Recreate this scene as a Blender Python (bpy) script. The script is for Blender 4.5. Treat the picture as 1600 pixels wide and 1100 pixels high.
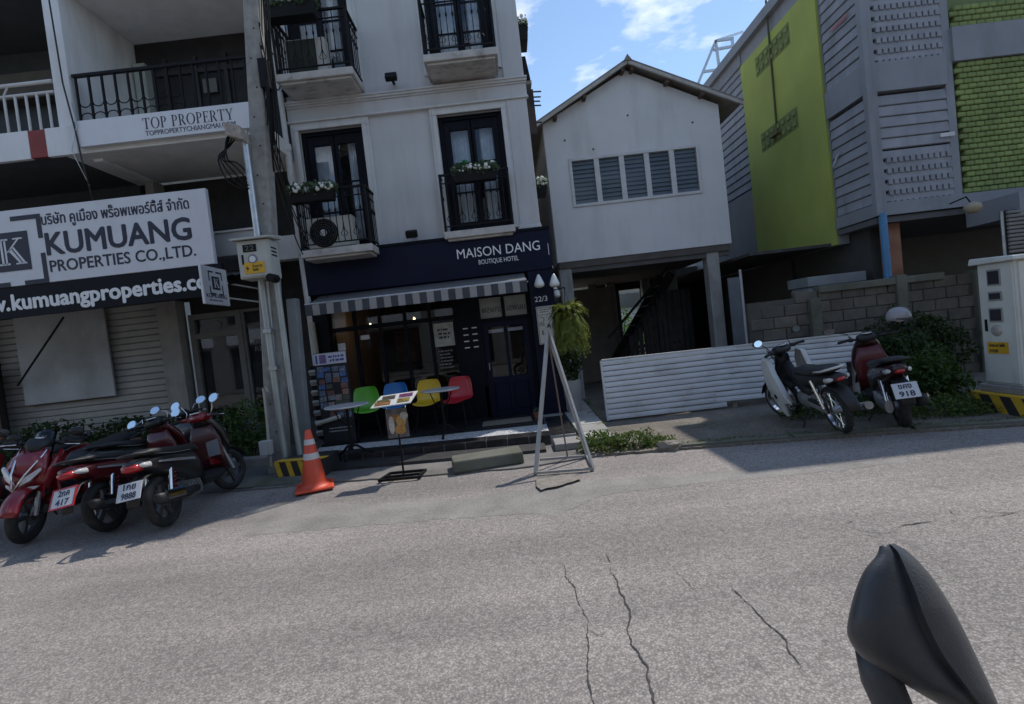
import bpy, bmesh, math, random
import numpy as np
from mathutils import Vector, Matrix
random.seed(7); np.random.seed(7)
for o in list(bpy.data.objects): bpy.data.objects.remove(o)
S = bpy.context.scene
COL = S.collection
rad = math.radians
# ------------------------------------------------------------------ camera
CAMLOC = Vector((0, 0, 1.6)); FOC = 800.0
PITCH, ROLL = rad(-2.0), rad(6.5)
def cam_axes():
    f = Vector((0, math.cos(PITCH), math.sin(PITCH))); r = Vector((1, 0, 0)); u = r.cross(f)
    c, s = math.cos(ROLL), math.sin(ROLL)
    return r*c-u*s, r*s+u*c, f
CR, CU, CF = cam_axes()
cd = bpy.data.cameras.new('camera'); cam = bpy.data.objects.new('camera', cd); COL.objects.link(cam)
cd.sensor_fit = 'HORIZONTAL'; cd.sensor_width = 36; cd.lens = 36*FOC/1600; cd.clip_start = .05; cd.clip_end = 3000
m = Matrix.Identity(4)
for i in range(3): m[i][0] = CR[i]; m[i][1] = CU[i]; m[i][2] = -CF[i]; m[i][3] = CAMLOC[i]
cam.matrix_world = m; S.camera = cam
def ray(px, py): return CR*((px-800)/FOC) - CU*((py-550)/FOC) + CF
def gz(px, py, z=0.0):
    d = ray(px, py); return CAMLOC + d*((z-CAMLOC.z)/d.z)
def fy(px, py, y):
    d = ray(px, py); return CAMLOC + d*(y/d.y)
def fx(px, py, x):
    d = ray(px, py); return CAMLOC + d*(x/d.x)
# ------------------------------------------------------------------ sky, sun, exposure
SUNDIR = Vector((0.46, 0.44, 1.0)).normalized()
W = bpy.data.worlds.new('World'); S.world = W; W.use_nodes = True
nt = W.node_tree; nt.nodes.clear()
def N(nt, t, **k):
    n = nt.nodes.new(t)
    for a, b in k.items(): setattr(n, a, b)
    return n
out = N(nt, 'ShaderNodeOutputWorld'); bg = N(nt, 'ShaderNodeBackground'); sky = N(nt, 'ShaderNodeTexSky')
sky.sky_type = 'NISHITA'; sky.sun_disc = False
sky.sun_elevation = math.asin(SUNDIR.z); sky.sun_rotation = math.atan2(SUNDIR.x, SUNDIR.y)
sky.air_density = 1.25; sky.dust_density = .15; sky.ozone_density = 2.8
bg.inputs[1].default_value = .15
tc = N(nt, 'ShaderNodeTexCoord'); sep = N(nt, 'ShaderNodeSeparateXYZ'); nt.links.new(tc.outputs['Generated'], sep.inputs[0])
zz = N(nt, 'ShaderNodeMath', operation='MAXIMUM'); nt.links.new(sep.outputs[2], zz.inputs[0]); zz.inputs[1].default_value = .06
dx = N(nt, 'ShaderNodeMath', operation='DIVIDE'); dy = N(nt, 'ShaderNodeMath', operation='DIVIDE')
nt.links.new(sep.outputs[0], dx.inputs[0]); nt.links.new(zz.outputs[0], dx.inputs[1])
nt.links.new(sep.outputs[1], dy.inputs[0]); nt.links.new(zz.outputs[0], dy.inputs[1])
cb = N(nt, 'ShaderNodeCombineXYZ'); nt.links.new(dx.outputs[0], cb.inputs[0]); nt.links.new(dy.outputs[0], cb.inputs[1]); cb.inputs[2].default_value = 3.3
CLOUD_OFF = (3.1, 1.2, 0.0)
mp = N(nt, 'ShaderNodeMapping'); mp.inputs['Location'].default_value = CLOUD_OFF; nt.links.new(cb.outputs[0], mp.inputs[0])
cn = N(nt, 'ShaderNodeTexNoise'); cn.inputs['Scale'].default_value = 1.7; cn.inputs['Detail'].default_value = 9; cn.inputs['Roughness'].default_value = .58
nt.links.new(mp.outputs[0], cn.inputs[0])
cr = N(nt, 'ShaderNodeValToRGB'); cr.color_ramp.elements[0].position = .53; cr.color_ramp.elements[1].position = .70
nt.links.new(cn.outputs[0], cr.inputs[0])
mx = N(nt, 'ShaderNodeMixRGB'); nt.links.new(cr.outputs[0], mx.inputs[0]); nt.links.new(sky.outputs[0], mx.inputs[1]); mx.inputs[2].default_value = (8.6, 8.8, 9.2, 1)
nt.links.new(mx.outputs[0], bg.inputs[0]); nt.links.new(bg.outputs[0], out.inputs[0])
sl = bpy.data.lights.new('sun', 'SUN'); sl.energy = 3.3; sl.angle = rad(.6); sl.color = (1, .95, .88)
so = bpy.data.objects.new('sun', sl); COL.objects.link(so); so.rotation_euler = SUNDIR.to_track_quat('Z', 'Y').to_euler(); so.location = (6, 8, 30)
S.view_settings.view_transform = 'Standard'; S.view_settings.look = 'None'; S.view_settings.gamma = 1
S.view_settings.exposure = 0.13
S.render.engine = 'CYCLES'
S.cycles.max_bounces = 8; S.cycles.transparent_max_bounces = 12
S.render.resolution_x = 1024; S.render.resolution_y = 704
# ------------------------------------------------------------------ materials
MATS = {}
def pm(name, col, rough=.6, metal=0., var=.12, scale=4., dirt=None, damt=0., dscale=(3, 3, .6), dlo=.5, dhi=.75, speck=None, sscale=120., bump=0., bscale=60., spec=.5, coat=0., orand=0., emit=None, estr=0.):
    if name in MATS: return MATS[name]
    m = bpy.data.materials.new(name); m.use_nodes = True; t = m.node_tree; L = t.links.new
    b = t.nodes['Principled BSDF']
    b.inputs['Roughness'].default_value = rough; b.inputs['Metallic'].default_value = metal
    b.inputs['Specular IOR Level'].default_value = spec; b.inputs['Coat Weight'].default_value = coat
    geo = N(t, 'ShaderNodeNewGeometry'); pos = geo.outputs['Position']
    c = Vector(col)
    nz = N(t, 'ShaderNodeTexNoise'); nz.inputs['Scale'].default_value = scale; nz.inputs['Detail'].default_value = 6; L(pos, nz.inputs[0])
    rp = N(t, 'ShaderNodeValToRGB'); rp.color_ramp.elements[0].position = .3; rp.color_ramp.elements[1].position = .7
    rp.color_ramp.elements[0].color = (*(c*(1-var)), 1); rp.color_ramp.elements[1].color = (*(c*(1+var)), 1)
    L(nz.outputs[0], rp.inputs[0]); cur = rp.outputs[0]
    if dirt:
        mpn = N(t, 'ShaderNodeMapping'); mpn.inputs['Scale'].default_value = dscale; L(pos, mpn.inputs[0])
        n2 = N(t, 'ShaderNodeTexNoise'); n2.inputs['Scale'].default_value = 1; n2.inputs['Detail'].default_value = 8; n2.inputs['Roughness'].default_value = .65; L(mpn.outputs[0], n2.inputs[0])
        r2 = N(t, 'ShaderNodeValToRGB'); r2.color_ramp.elements[0].position = dlo; r2.color_ramp.elements[1].position = dhi
        r2.color_ramp.elements[1].color = (damt, damt, damt, 1); L(n2.outputs[0], r2.inputs[0])
        x = N(t, 'ShaderNodeMixRGB'); L(r2.outputs[0], x.inputs[0]); L(cur, x.inputs[1]); x.inputs[2].default_value = (*dirt, 1); cur = x.outputs[0]
    if speck:
        v = N(t, 'ShaderNodeTexVoronoi'); v.inputs['Scale'].default_value = sscale; L(pos, v.inputs[0])
        x = N(t, 'ShaderNodeMixRGB', blend_type='MULTIPLY'); x.inputs[0].default_value = 1
        r3 = N(t, 'ShaderNodeValToRGB'); r3.color_ramp.elements[0].color = (*speck[0], 1); r3.color_ramp.elements[1].color = (*speck[1], 1)
        sp = N(t, 'ShaderNodeSeparateColor'); L(v.outputs['Color'], sp.inputs[0]); L(sp.outputs[0], r3.inputs[0])
        L(cur, x.inputs[1]); L(r3.outputs[0], x.inputs[2]); cur = x.outputs[0]
    if orand:
        oi = N(t, 'ShaderNodeObjectInfo'); mr = N(t, 'ShaderNodeMapRange'); L(oi.outputs['Random'], mr.inputs[0]); mr.inputs[3].default_value = 1-orand; mr.inputs[4].default_value = 1+orand
        x = N(t, 'ShaderNodeVectorMath', operation='SCALE'); L(cur, x.inputs[0]); L(mr.outputs[0], x.inputs['Scale']); cur = x.outputs[0]
    L(cur, b.inputs['Base Color'])
    if bump:
        n3 = N(t, 'ShaderNodeTexNoise'); n3.inputs['Scale'].default_value = bscale; n3.inputs['Detail'].default_value = 5; L(pos, n3.inputs[0])
        bp = N(t, 'ShaderNodeBump'); bp.inputs['Strength'].default_value = bump; bp.inputs['Distance'].default_value = .01; L(n3.outputs[0], bp.inputs['Height']); L(bp.outputs[0], b.inputs['Normal'])
    if emit:
        b.inputs['Emission Color'].default_value = (*emit, 1); b.inputs['Emission Strength'].default_value = estr
    MATS[name] = m; return m
def glass(name, tint=(.5, .55, .6), ior=1.45, rough=.02, mixlo=0.):
    if name in MATS: return MATS[name]
    m = bpy.data.materials.new(name); m.use_nodes = True; t = m.node_tree; t.nodes.clear(); L = t.links.new
    o = N(t, 'ShaderNodeOutputMaterial'); mix = N(t, 'ShaderNodeMixShader'); f = N(t, 'ShaderNodeFresnel'); f.inputs[0].default_value = ior
    tr = N(t, 'ShaderNodeBsdfTransparent'); tr.inputs[0].default_value = (*tint, 1); g = N(t, 'ShaderNodeBsdfGlossy'); g.inputs['Roughness'].default_value = rough
    g.inputs[0].default_value = (.9, .95, 1, 1)
    L(f.outputs[0], mix.inputs[0]); L(tr.outputs[0], mix.inputs[1]); L(g.outputs[0], mix.inputs[2]); L(mix.outputs[0], o.inputs[0])
    MATS[name] = m; return m
# ------------------------------------------------------------------ object helpers
WM = {}
def thing(name, label, cat, loc=(0, 0, 0), rot=None, group=None, local=False):
    o = bpy.data.objects.new(name, None); COL.objects.link(o); o.location = loc; o.empty_display_size = .1
    if rot is not None: o.rotation_euler = rot if hasattr(rot, '__len__') else (0, 0, rot)
    tag(o, label, cat, group)
    WM[o] = Matrix.Identity(4) if local else Matrix.Translation(loc)
    return o
def tag(o, label, cat, group=None):
    o['label'] = label; o['category'] = cat
    if group: o['group'] = group
    return o
def link(name, me, mat, parent=None, mb=None, kind=None, label=None):
    o = bpy.data.objects.new(name, me); COL.objects.link(o)
    if mat is not None:
        if not me.materials: me.materials.append(mat)
        elif me.materials[0] != mat:
            o.material_slots[0].link = 'OBJECT'; o.material_slots[0].material = mat
    b = mb or Matrix.Identity(4)
    if parent is not None:
        o.parent = parent; o.matrix_parent_inverse = WM[parent].inverted()
    o.matrix_basis = b; WM[o] = b
    if kind: o['kind'] = kind
    if label: o['label'] = label
    return o
_bc = {}
def boxmesh(sx, sy, sz, bev=0.):
    k = (round(sx, 4), round(sy, 4), round(sz, 4), bev)
    if k in _bc: return _bc[k]
    bm = bmesh.new(); bmesh.ops.create_cube(bm, size=1)
    for v in bm.verts: v.co = Vector((v.co.x*sx, v.co.y*sy, v.co.z*sz))
    if bev: bmesh.ops.bevel(bm, geom=bm.edges[:], offset=bev, segments=1, affect='EDGES')
    me = bpy.data.meshes.new('block'); bm.to_mesh(me); bm.free(); _bc[k] = me; return me
def pbox(name, c, s, mat, parent=None, bev=0., rot=None, kind=None, label=None):
    """one box piece, sharing mesh data between equal sizes"""
    M_ = Matrix.Translation(c)
    if rot: M_ = M_ @ (Matrix.Rotation(rot[2], 4, 'Z') @ Matrix.Rotation(rot[1], 4, 'Y') @ Matrix.Rotation(rot[0], 4, 'X'))
    me = boxmesh(*s, bev)
    o = bpy.data.objects.new(name, me); COL.objects.link(o)
    if not me.materials: me.materials.append(mat)
    elif me.materials[0] != mat:
        o.material_slots[0].link = 'OBJECT'; o.material_slots[0].material = mat
    if parent is not None:
        o.parent = parent; o.matrix_parent_inverse = WM[parent].inverted()
    o.matrix_basis = M_; WM[o] = M_
    if kind: o['kind'] = kind
    if label: o['label'] = label
    return o
def pb2(name, a, b, mat, parent=None, **k):
    return pbox(name, [(a[i]+b[i])/2 for i in range(3)], [abs(b[i]-a[i]) for i in range(3)], mat, parent, **k)
def sgp(v, e): return math.copysign(abs(v)**e, v)
class MB:
    def __init__(s): s.v = []; s.f = []
    def add(s, vs, fs):
        n = len(s.v); s.v += [tuple(p) for p in vs]; s.f += [tuple(i+n for i in f) for f in fs]; return s
    def box(s, a, b):
        x0, y0, z0 = [min(a[i], b[i]) for i in range(3)]; x1, y1, z1 = [max(a[i], b[i]) for i in range(3)]
        return s.add([(x0, y0, z0), (x1, y0, z0), (x1, y1, z0), (x0, y1, z0), (x0, y0, z1), (x1, y0, z1), (x1, y1, z1), (x0, y1, z1)],
                     [(0, 3, 2, 1), (4, 5, 6, 7), (0, 1, 5, 4), (1, 2, 6, 5), (2, 3, 7, 6), (3, 0, 4, 7)])
    def hexa(s, p8):
        return s.add(p8, [(0, 3, 2, 1), (4, 5, 6, 7), (0, 1, 5, 4), (1, 2, 6, 5), (2, 3, 7, 6), (3, 0, 4, 7)])
    def bar(s, a, b, w, h=None, up=(0, 0, 1)):
        """rectangular bar from a to b"""
        a = Vector(a); b = Vector(b); h = h or w; d = (b-a).normalized(); u = Vector(up)
        if abs(d.dot(u)) > .98: u = Vector((0, 1, 0))
        sd = d.cross(u).normalized(); u = sd.cross(d)
        q = [(-1, -1), (1, -1), (1, 1), (-1, 1)]
        return s.add([a+sd*(w/2*i)+u*(h/2*j) for i, j in q]+[b+sd*(w/2*i)+u*(h/2*j) for i, j in q],
                     [(3, 2, 1, 0), (4, 5, 6, 7), (0, 1, 5, 4), (1, 2, 6, 5), (2, 3, 7, 6), (3, 0, 4, 7)])
    def tube(s, pts, r, n=8, cap=True):
        pts = [Vector(p) for p in pts]; rs = r if hasattr(r, '__len__') else [r]*len(pts)
        vs = []; fs = []; pu = None
        for i, p in enumerate(pts):
            d = (pts[min(i+1, len(pts)-1)]-pts[max(i-1, 0)]).normalized()
            u = pu if pu is not None else (Vector((0, 0, 1)) if abs(d.z) < .9 else Vector((1, 0, 0)))
            sd = d.cross(u).normalized(); u = sd.cross(d).normalized(); pu = u
            for k in range(n):
                a = 2*math.pi*k/n; vs.append(p+sd*(rs[i]*math.cos(a))+u*(rs[i]*math.sin(a)))
        for i in range(len(pts)-1):
            for k in range(n): fs.append((i*n+k, i*n+(k+1) % n, (i+1)*n+(k+1) % n, (i+1)*n+k))
        if cap: fs.append(tuple(range(n-1, -1, -1))); fs.append(tuple((len(pts)-1)*n+k for k in range(n)))
        return s.add(vs, fs)
    def lathe(s, prof, c=(0, 0, 0), n=20, axis='z', cap=True, loop=False):
        vs = []; fs = []
        for r, h in prof:
            for k in range(n):
                a = 2*math.pi*k/n; x, y = r*math.cos(a), r*math.sin(a)
                p = {'z': (x, y, h), 'y': (x, h, y), 'x': (h, x, y)}[axis]
                vs.append((c[0]+p[0], c[1]+p[1], c[2]+p[2]))
        for i in range(len(prof)-1):
            for k in range(n): fs.append((i*n+k, i*n+(k+1) % n, (i+1)*n+(k+1) % n, (i+1)*n+k))
        if loop:
            m_ = (len(prof)-1)*n; fs += [(m_+k, m_+(k+1) % n, (k+1) % n, k) for k in range(n)]
        elif cap: fs.append(tuple(range(n-1, -1, -1))); fs.append(tuple((len(prof)-1)*n+k for k in range(n)))
        return s.add(vs, fs)
    def prism(s, poly, off):
        """3D polygon extruded by vector off"""
        n = len(poly); off = Vector(off); a = [Vector(p) for p in poly]
        return s.add(a+[p+off for p in a], [tuple(range(n)), tuple(range(2*n-1, n-1, -1))]+[(i, n+i, n+(i+1) % n, (i+1) % n) for i in range(n)])
    def loft(s, secs, n=16):
        """secs: (x, y, z, half_width_y, half_height, tilt, exponent); rings in the plane across the x axis"""
        vs = []; fs = []
        for x, y, z, hw, hh, tl, ex in secs:
            for k in range(n):
                a = 2*math.pi*k/n; u = hw*sgp(math.cos(a), ex); w = hh*sgp(math.sin(a), ex)
                vs.append((x-w*math.sin(tl), y+u, z+w*math.cos(tl)))
        for i in range(len(secs)-1):
            for k in range(n): fs.append((i*n+k, i*n+(k+1) % n, (i+1)*n+(k+1) % n, (i+1)*n+k))
        fs.append(tuple(range(n-1, -1, -1))); fs.append(tuple((len(secs)-1)*n+k for k in range(n)))
        return s.add(vs, fs)
    def wall(s, x0, x1, z0, z1, y0, y1, holes):
        xs = sorted({x0, x1, *[h[0] for h in holes], *[h[1] for h in holes]}); zs = sorted({z0, z1, *[h[2] for h in holes], *[h[3] for h in holes]})
        def solid(i, j):
            if i < 0 or j < 0 or i >= len(xs)-1 or j >= len(zs)-1: return False
            cx, cz = (xs[i]+xs[i+1])/2, (zs[j]+zs[j+1])/2
            return not any(h[0] < cx < h[1] and h[2] < cz < h[3] for h in holes)
        for i in range(len(xs)-1):
            for j in range(len(zs)-1):
                if not solid(i, j): continue
                a, b, c, d = xs[i], xs[i+1], zs[j], zs[j+1]
                s.add([(a, y0, c), (b, y0, c), (b, y0, d), (a, y0, d)], [(0, 1, 2, 3)]); s.add([(a, y1, c), (b, y1, c), (b, y1, d), (a, y1, d)], [(3, 2, 1, 0)])
                if not solid(i-1, j): s.add([(a, y0, c), (a, y1, c), (a, y1, d), (a, y0, d)], [(3, 2, 1, 0)])
                if not solid(i+1, j): s.add([(b, y0, c), (b, y1, c), (b, y1, d), (b, y0, d)], [(0, 1, 2, 3)])
                if not solid(i, j-1): s.add([(a, y0, c), (b, y0, c), (b, y1, c), (a, y1, c)], [(3, 2, 1, 0)])
                if not solid(i, j+1): s.add([(a, y0, d), (b, y0, d), (b, y1, d), (a, y1, d)], [(0, 1, 2, 3)])
        return s
    def frame(s, x0, x1, z0, z1, y0, y1, w, wb=None):
        """rectangular ring, open rectangle inside; wb = bottom member height, 0 for none"""
        wb = w if wb is None else wb
        s.box((x0, y0, z0), (x0+w, y1, z1)); s.box((x1-w, y0, z0), (x1, y1, z1)); s.box((x0+w, y0, z1-w), (x1-w, y1, z1))
        if wb: s.box((x0+w, y0, z0), (x1-w, y1, z0+wb))
        return s
    def mesh(s, name='mesh', smooth=False):
        me = bpy.data.meshes.new(name); me.from_pydata(s.v, [], s.f); me.validate(); me.update()
        bm = bmesh.new(); bm.from_mesh(me); bmesh.ops.recalc_face_normals(bm, faces=bm.faces[:]); bm.to_mesh(me); bm.free()
        if smooth:
            me.polygons.foreach_set('use_smooth', [True]*len(me.polygons))
            if smooth != 1:
                try: me.set_sharp_from_angle(angle=rad(smooth))
                except Exception: pass
        return me
    def build(s, name, mat, parent=None, smooth=False, bev=0., kind=None, label=None, mb=None, seg=2):
        o = link(name, s.mesh(name, smooth), mat, parent, mb, kind, label)
        if bev:
            b = o.modifiers.new('bevel', 'BEVEL'); b.width = bev; b.segments = seg; b.limit_method = 'ANGLE'; b.angle_limit = rad(40)
        return o
def text(name, body, mat, parent, loc, size=1., width=None, rot=(math.pi/2, 0, 0), align='LEFT', depth=.002, offset=0., space=1., mirror=False, kind=None, bold=0.):
    cu = bpy.data.curves.new(name, 'FONT'); cu.body = body; cu.size = size; cu.align_x = align; cu.extrude = depth; cu.offset = offset; cu.space_character = space; cu.resolution_u = 3
    o = bpy.data.objects.new(name, cu); COL.objects.link(o)
    dg = bpy.context.evaluated_depsgraph_get(); me = bpy.data.meshes.new_from_object(o.evaluated_get(dg))
    bpy.data.objects.remove(o); bpy.data.curves.remove(cu)
    n = len(me.vertices); co = np.empty(n*3); me.vertices.foreach_get('co', co); co = co.reshape(-1, 3)
    if width and n:
        w = co[:, 0].max()-co[:, 0].min(); k = width/w
        x0 = co[:, 0].min() if align == 'LEFT' else (co[:, 0].max()+co[:, 0].min())/2
        co[:, 0] = (co[:, 0]-x0)*k
    if mirror: co[:, 0] *= -1
    if bold and n:
        fs = [tuple(p.vertices) for p in me.polygons]; k_ = 5; vs = np.concatenate([co+np.array((bold*math.cos(i*2.513), bold*math.sin(i*2.513), .0004*i)) for i in range(k_)])
        me = bpy.data.meshes.new(name); me.from_pydata(vs.tolist(), [], [tuple(q+n*i for q in f) for i in range(k_) for f in fs]); co = vs
    me.vertices.foreach_set('co', co.ravel()); me.update(); me.materials.clear()
    if hasattr(rot, 'to_euler'): R_ = rot.to_4x4()
    else: R_ = Matrix.Rotation(rot[2], 4, 'Z') @ Matrix.Rotation(rot[1], 4, 'Y') @ Matrix.Rotation(rot[0], 4, 'X')
    return link(name, me, mat, parent, Matrix.Translation(loc) @ R_, kind)
def print_lines(name, mat, parent, x, y, z, w, n, h, gap, seed=1):
    """rows of dashes for print too small to read"""
    g = random.Random(seed); mb = MB()
    for r in range(n):
        u = x+g.uniform(0, .15)*w
        while u < x+w*g.uniform(.8, 1):
            d = h*g.uniform(.5, 2.2); mb.box((u, y-.001, z-r*gap), (min(u+d, x+w), y, z-r*gap+h*g.uniform(.75, 1))); u += d+h*g.uniform(.25, .6)
    return mb.build(name, mat, parent, kind='stuff')
def leaves(n, cen, radii, size, shape='ball', up=.3, aspect=1.8, seed=0, zmin=None):
    """many small folded leaves inside an ellipsoid, uneven density"""
    g = np.random.RandomState(seed); mb_v = []; mb_f = []
    d = g.normal(size=(n, 3)); d /= np.linalg.norm(d, axis=1)[:, None]
    r = g.uniform(.25, 1, n)**(.45)
    # lumpy outline
    ph = g.uniform(0, 6.28, 6); lump = 1+.22*np.sin(3*d[:, 0]+ph[0])*np.sin(4*d[:, 1]+ph[1])+.15*np.sin(7*d[:, 2]+ph[2])*np.sin(6*d[:, 0]+ph[3])
    p = np.array(cen)+d*np.array(radii)*(r*lump)[:, None]
    a = g.normal(size=(n, 3)); a[:, 2] += up; a /= np.linalg.norm(a, axis=1)[:, None]
    b = np.cross(a, g.normal(size=(n, 3))); b /= np.linalg.norm(b, axis=1)[:, None]; c = np.cross(a, b)
    L = size*g.uniform(.6, 1.3, n)[:, None]; Wd = L/aspect
    v = np.stack([p-a*L*.5, p+b*Wd*.5+c*Wd*.15, p+a*L*.5, p-b*Wd*.5+c*Wd*.15], 1)
    if zmin is not None: v[:, :, 2] = np.maximum(v[:, :, 2], zmin)
    f = np.arange(n*4).reshape(n, 4)
    f = np.concatenate([f[:, [0, 1, 2]], f[:, [0, 2, 3]]])
    return v.reshape(-1, 3), f
def leafobj(name, sets, mat, parent, kind=None, tagd=None):
    vs = []; fs = []; o = 0
    for v, f in sets: vs.append(v); fs.append(f+o); o += len(v)
    me = bpy.data.meshes.new(name); me.from_pydata(np.concatenate(vs).tolist(), [], np.concatenate(fs).tolist()); me.update()
    ob = link(name, me, mat, parent, kind=kind)
    if tagd: tag(ob, *tagd)
    return ob
def leafmat(name, col, var=.5, trans=.25):
    if name in MATS: return MATS[name]
    m = pm(name, col, .55, var=var, scale=14, spec=.3)
    t = m.node_tree; b = t.nodes['Principled BSDF']; o = t.nodes['Material Output']
    tl = N(t, 'ShaderNodeBsdfTranslucent'); mix = N(t, 'ShaderNodeMixShader'); mix.inputs[0].default_value = trans
    tl.inputs[0].default_value = (col[0]*1.6, col[1]*1.5, col[2]*.8, 1)
    t.links.new(b.outputs[0], mix.inputs[1]); t.links.new(tl.outputs[0], mix.inputs[2]); t.links.new(mix.outputs[0], o.inputs[0]); return m
# palette
WHITE = pm('painted_wall_white', (.53, .53, .535), .8, var=.06, scale=1.2, dirt=(.30, .285, .26), damt=.5, dscale=(3.2, 3.2, .30), dlo=.48, dhi=.78, bump=.15, bscale=40)
TRIM = pm('trim_white', (.57, .57, .565), .65, var=.06, dirt=(.28, .26, .23), damt=.5, dscale=(5, 5, 1.2), dlo=.52, dhi=.8)
NAVY = pm('navy_paint', (.004, .006, .024), .5, var=.15, scale=2, spec=.2)
NAVYD = pm('navy_black_frame', (.005, .006, .011), .55, var=.2, spec=.15)
BLACK = pm('black_metal', (.008, .008, .009), .55, var=.2, spec=.2)
RUBBER = pm('rubber', (.018, .018, .018), .8, var=.2, dirt=(.10, .09, .08), damt=.5, dscale=(14, 14, 14))
CHROME = pm('chrome', (.7, .7, .72), .15, 1., var=.05)
STEEL = pm('galvanised_steel', (.50, .53, .56), .4, .8, var=.15, scale=12, dirt=(.25, .22, .2), damt=.5, dscale=(9, 9, 3))
ALU = pm('aluminium_engine', (.42, .42, .43), .45, .7, var=.2, scale=20)
CONC = pm('concrete', (.30, .28, .265), .9, var=.2, scale=3, dirt=(.10, .095, .08), damt=.7, dscale=(1.6, 1.6, 1.6), dlo=.45, dhi=.75, bump=.4, bscale=45, speck=((.75, .75, .75), (1.15, 1.15, 1.15)), sscale=90)
CONCD = pm('mossy_concrete', (.15, .145, .12), .9, var=.3, scale=5, dirt=(.05, .06, .03), damt=.85, dscale=(2.5, 2.5, 2.5), dlo=.42, dhi=.66, bump=.5, bscale=30)
POLEC = pm('pole_concrete', (.28, .27, .25), .85, var=.2, scale=9, dirt=(.12, .11, .10), damt=.6, dscale=(8, 8, 1.5), bump=.3)
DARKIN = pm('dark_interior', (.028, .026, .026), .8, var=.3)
GLASSD = glass('window_glass', (.88, .90, .92))
GLASSC = glass('clear_glass', (.70, .73, .75))
CURT = pm('curtain', (.78, .82, .86), .9, var=.12, scale=8)
SIGNW = pm('sign_white', (.66, .67, .70), .5, var=.03, dirt=(.5, .5, .5), damt=.3)
INK = pm('sign_ink', (.018, .020, .04), .5, var=.05)
WHITEINK = pm('white_lettering', (.8, .8, .8), .5, var=.03)
# ================================================================== ground and road
def sheet(name, pts, z, mat, thick=0., parent=None):
    mb = MB()
    if thick: mb.prism([(p[0], p[1], z-thick) for p in pts], (0, 0, thick))
    else: mb.add([(p[0], p[1], z) for p in pts], [tuple(range(len(pts)))])
    o = mb.build(name, mat, parent)
    if parent is None: o['kind'] = 'structure'
    return o
def roadmat():
    m = bpy.data.materials.new('worn_asphalt'); m.use_nodes = True; t = m.node_tree; L = t.links.new; b = t.nodes['Principled BSDF']
    b.inputs['Roughness'].default_value = .85; b.inputs['Specular IOR Level'].default_value = .3
    pos = N(t, 'ShaderNodeNewGeometry').outputs['Position']
    def noise(s, d=6, r=.55, sc=None):
        n = N(t, 'ShaderNodeTexNoise'); n.inputs['Scale'].default_value = s; n.inputs['Detail'].default_value = d; n.inputs['Roughness'].default_value = r
        if sc:
            mpn = N(t, 'ShaderNodeMapping'); mpn.inputs['Scale'].default_value = sc; L(pos, mpn.inputs[0]); L(mpn.outputs[0], n.inputs[0])
        else: L(pos, n.inputs[0])
        return n.outputs[0]
    def ramp(src, a, b_, c0, c1):
        r = N(t, 'ShaderNodeValToRGB'); r.color_ramp.elements[0].position = a; r.color_ramp.elements[1].position = b_
        r.color_ramp.elements[0].color = (*c0, 1); r.color_ramp.elements[1].color = (*c1, 1); L(src, r.inputs[0]); return r.outputs[0]
    def mul(a, b_):
        x = N(t, 'ShaderNodeMixRGB', blend_type='MULTIPLY'); x.inputs[0].default_value = 1; L(a, x.inputs[1]); L(b_, x.inputs[2]); return x.outputs[0]
    base = ramp(noise(.55, 9, .66), .3, .72, (.268, .247, .228), (.375, .344, .316))
    # stones in the binder: pale chips, dark gaps
    v = N(t, 'ShaderNodeTexVoronoi'); v.inputs['Scale'].default_value = 95; L(pos, v.inputs[0])
    sp = N(t, 'ShaderNodeSeparateColor'); L(v.outputs['Color'], sp.inputs[0])
    chips = ramp(sp.outputs[0], .2, .95, (.79, .78, .78), (1.24, 1.22, 1.21))
    gaps = ramp(v.outputs['Distance'], .30, .62, (1.03, 1.03, 1.03), (.70, .69, .69))
    mid = ramp(noise(22, 4, .6), .35, .65, (.86, .86, .86), (1.12, 1.12, 1.12))
    tracks = ramp(noise(1, 5, .55, (.16, 1.5, 1)), .32, .68, (.80, .80, .805), (1.12, 1.11, 1.10))
    oil = mul(ramp(noise(1.4, 6, .62), .62, .74, (1, 1, 1), (.66, .66, .67)), ramp(noise(5.5, 3, .5), .70, .76, (1, 1, 1), (.70, .70, .70)))
    c = mul(mul(mul(mul(mul(base, chips), gaps), mid), tracks), oil)
    L(c, b.inputs['Base Color'])
    bp = N(t, 'ShaderNodeBump'); bp.inputs['Strength'].default_value = .55; bp.inputs['Distance'].default_value = .006
    L(sp.outputs[0], bp.inputs['Height']); L(bp.outputs[0], b.inputs['Normal'])
    MATS['worn_asphalt'] = m; return m
ROADM = roadmat()
ROADP = pm('patched_asphalt', (.228, .209, .194), .85, var=.22, scale=2.2, speck=((.75, .75, .75), (1.25, 1.25, 1.22)), sscale=110, bump=.3, bscale=90)
DIRT = pm('packed_earth', (.17, .145, .12), .95, var=.25, scale=3, dirt=(.05, .055, .03), damt=.8, dscale=(1.5, 1.5, 1.5), dlo=.48, dhi=.66, bump=.6, bscale=35, speck=((.7, .7, .7), (1.3, 1.3, 1.3)), sscale=60)
sheet('ground', [(-400, -400), (400, -400), (400, 600), (-400, 600)], -.03, DIRT)
EDGE = [(-60, 9.5), (-20, 7.9), (-8, 7.1), (-3.4, 6.45), (-2.2, 6.32), (-.9, 6.12), (.0, 6.02), (.9, 6.16), (1.6, 6.06), (2.2, 5.98), (3.2, 5.82), (4.3, 5.66), (5.3, 5.42), (8, 5.0), (20, 3.8), (60, 1)]
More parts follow.
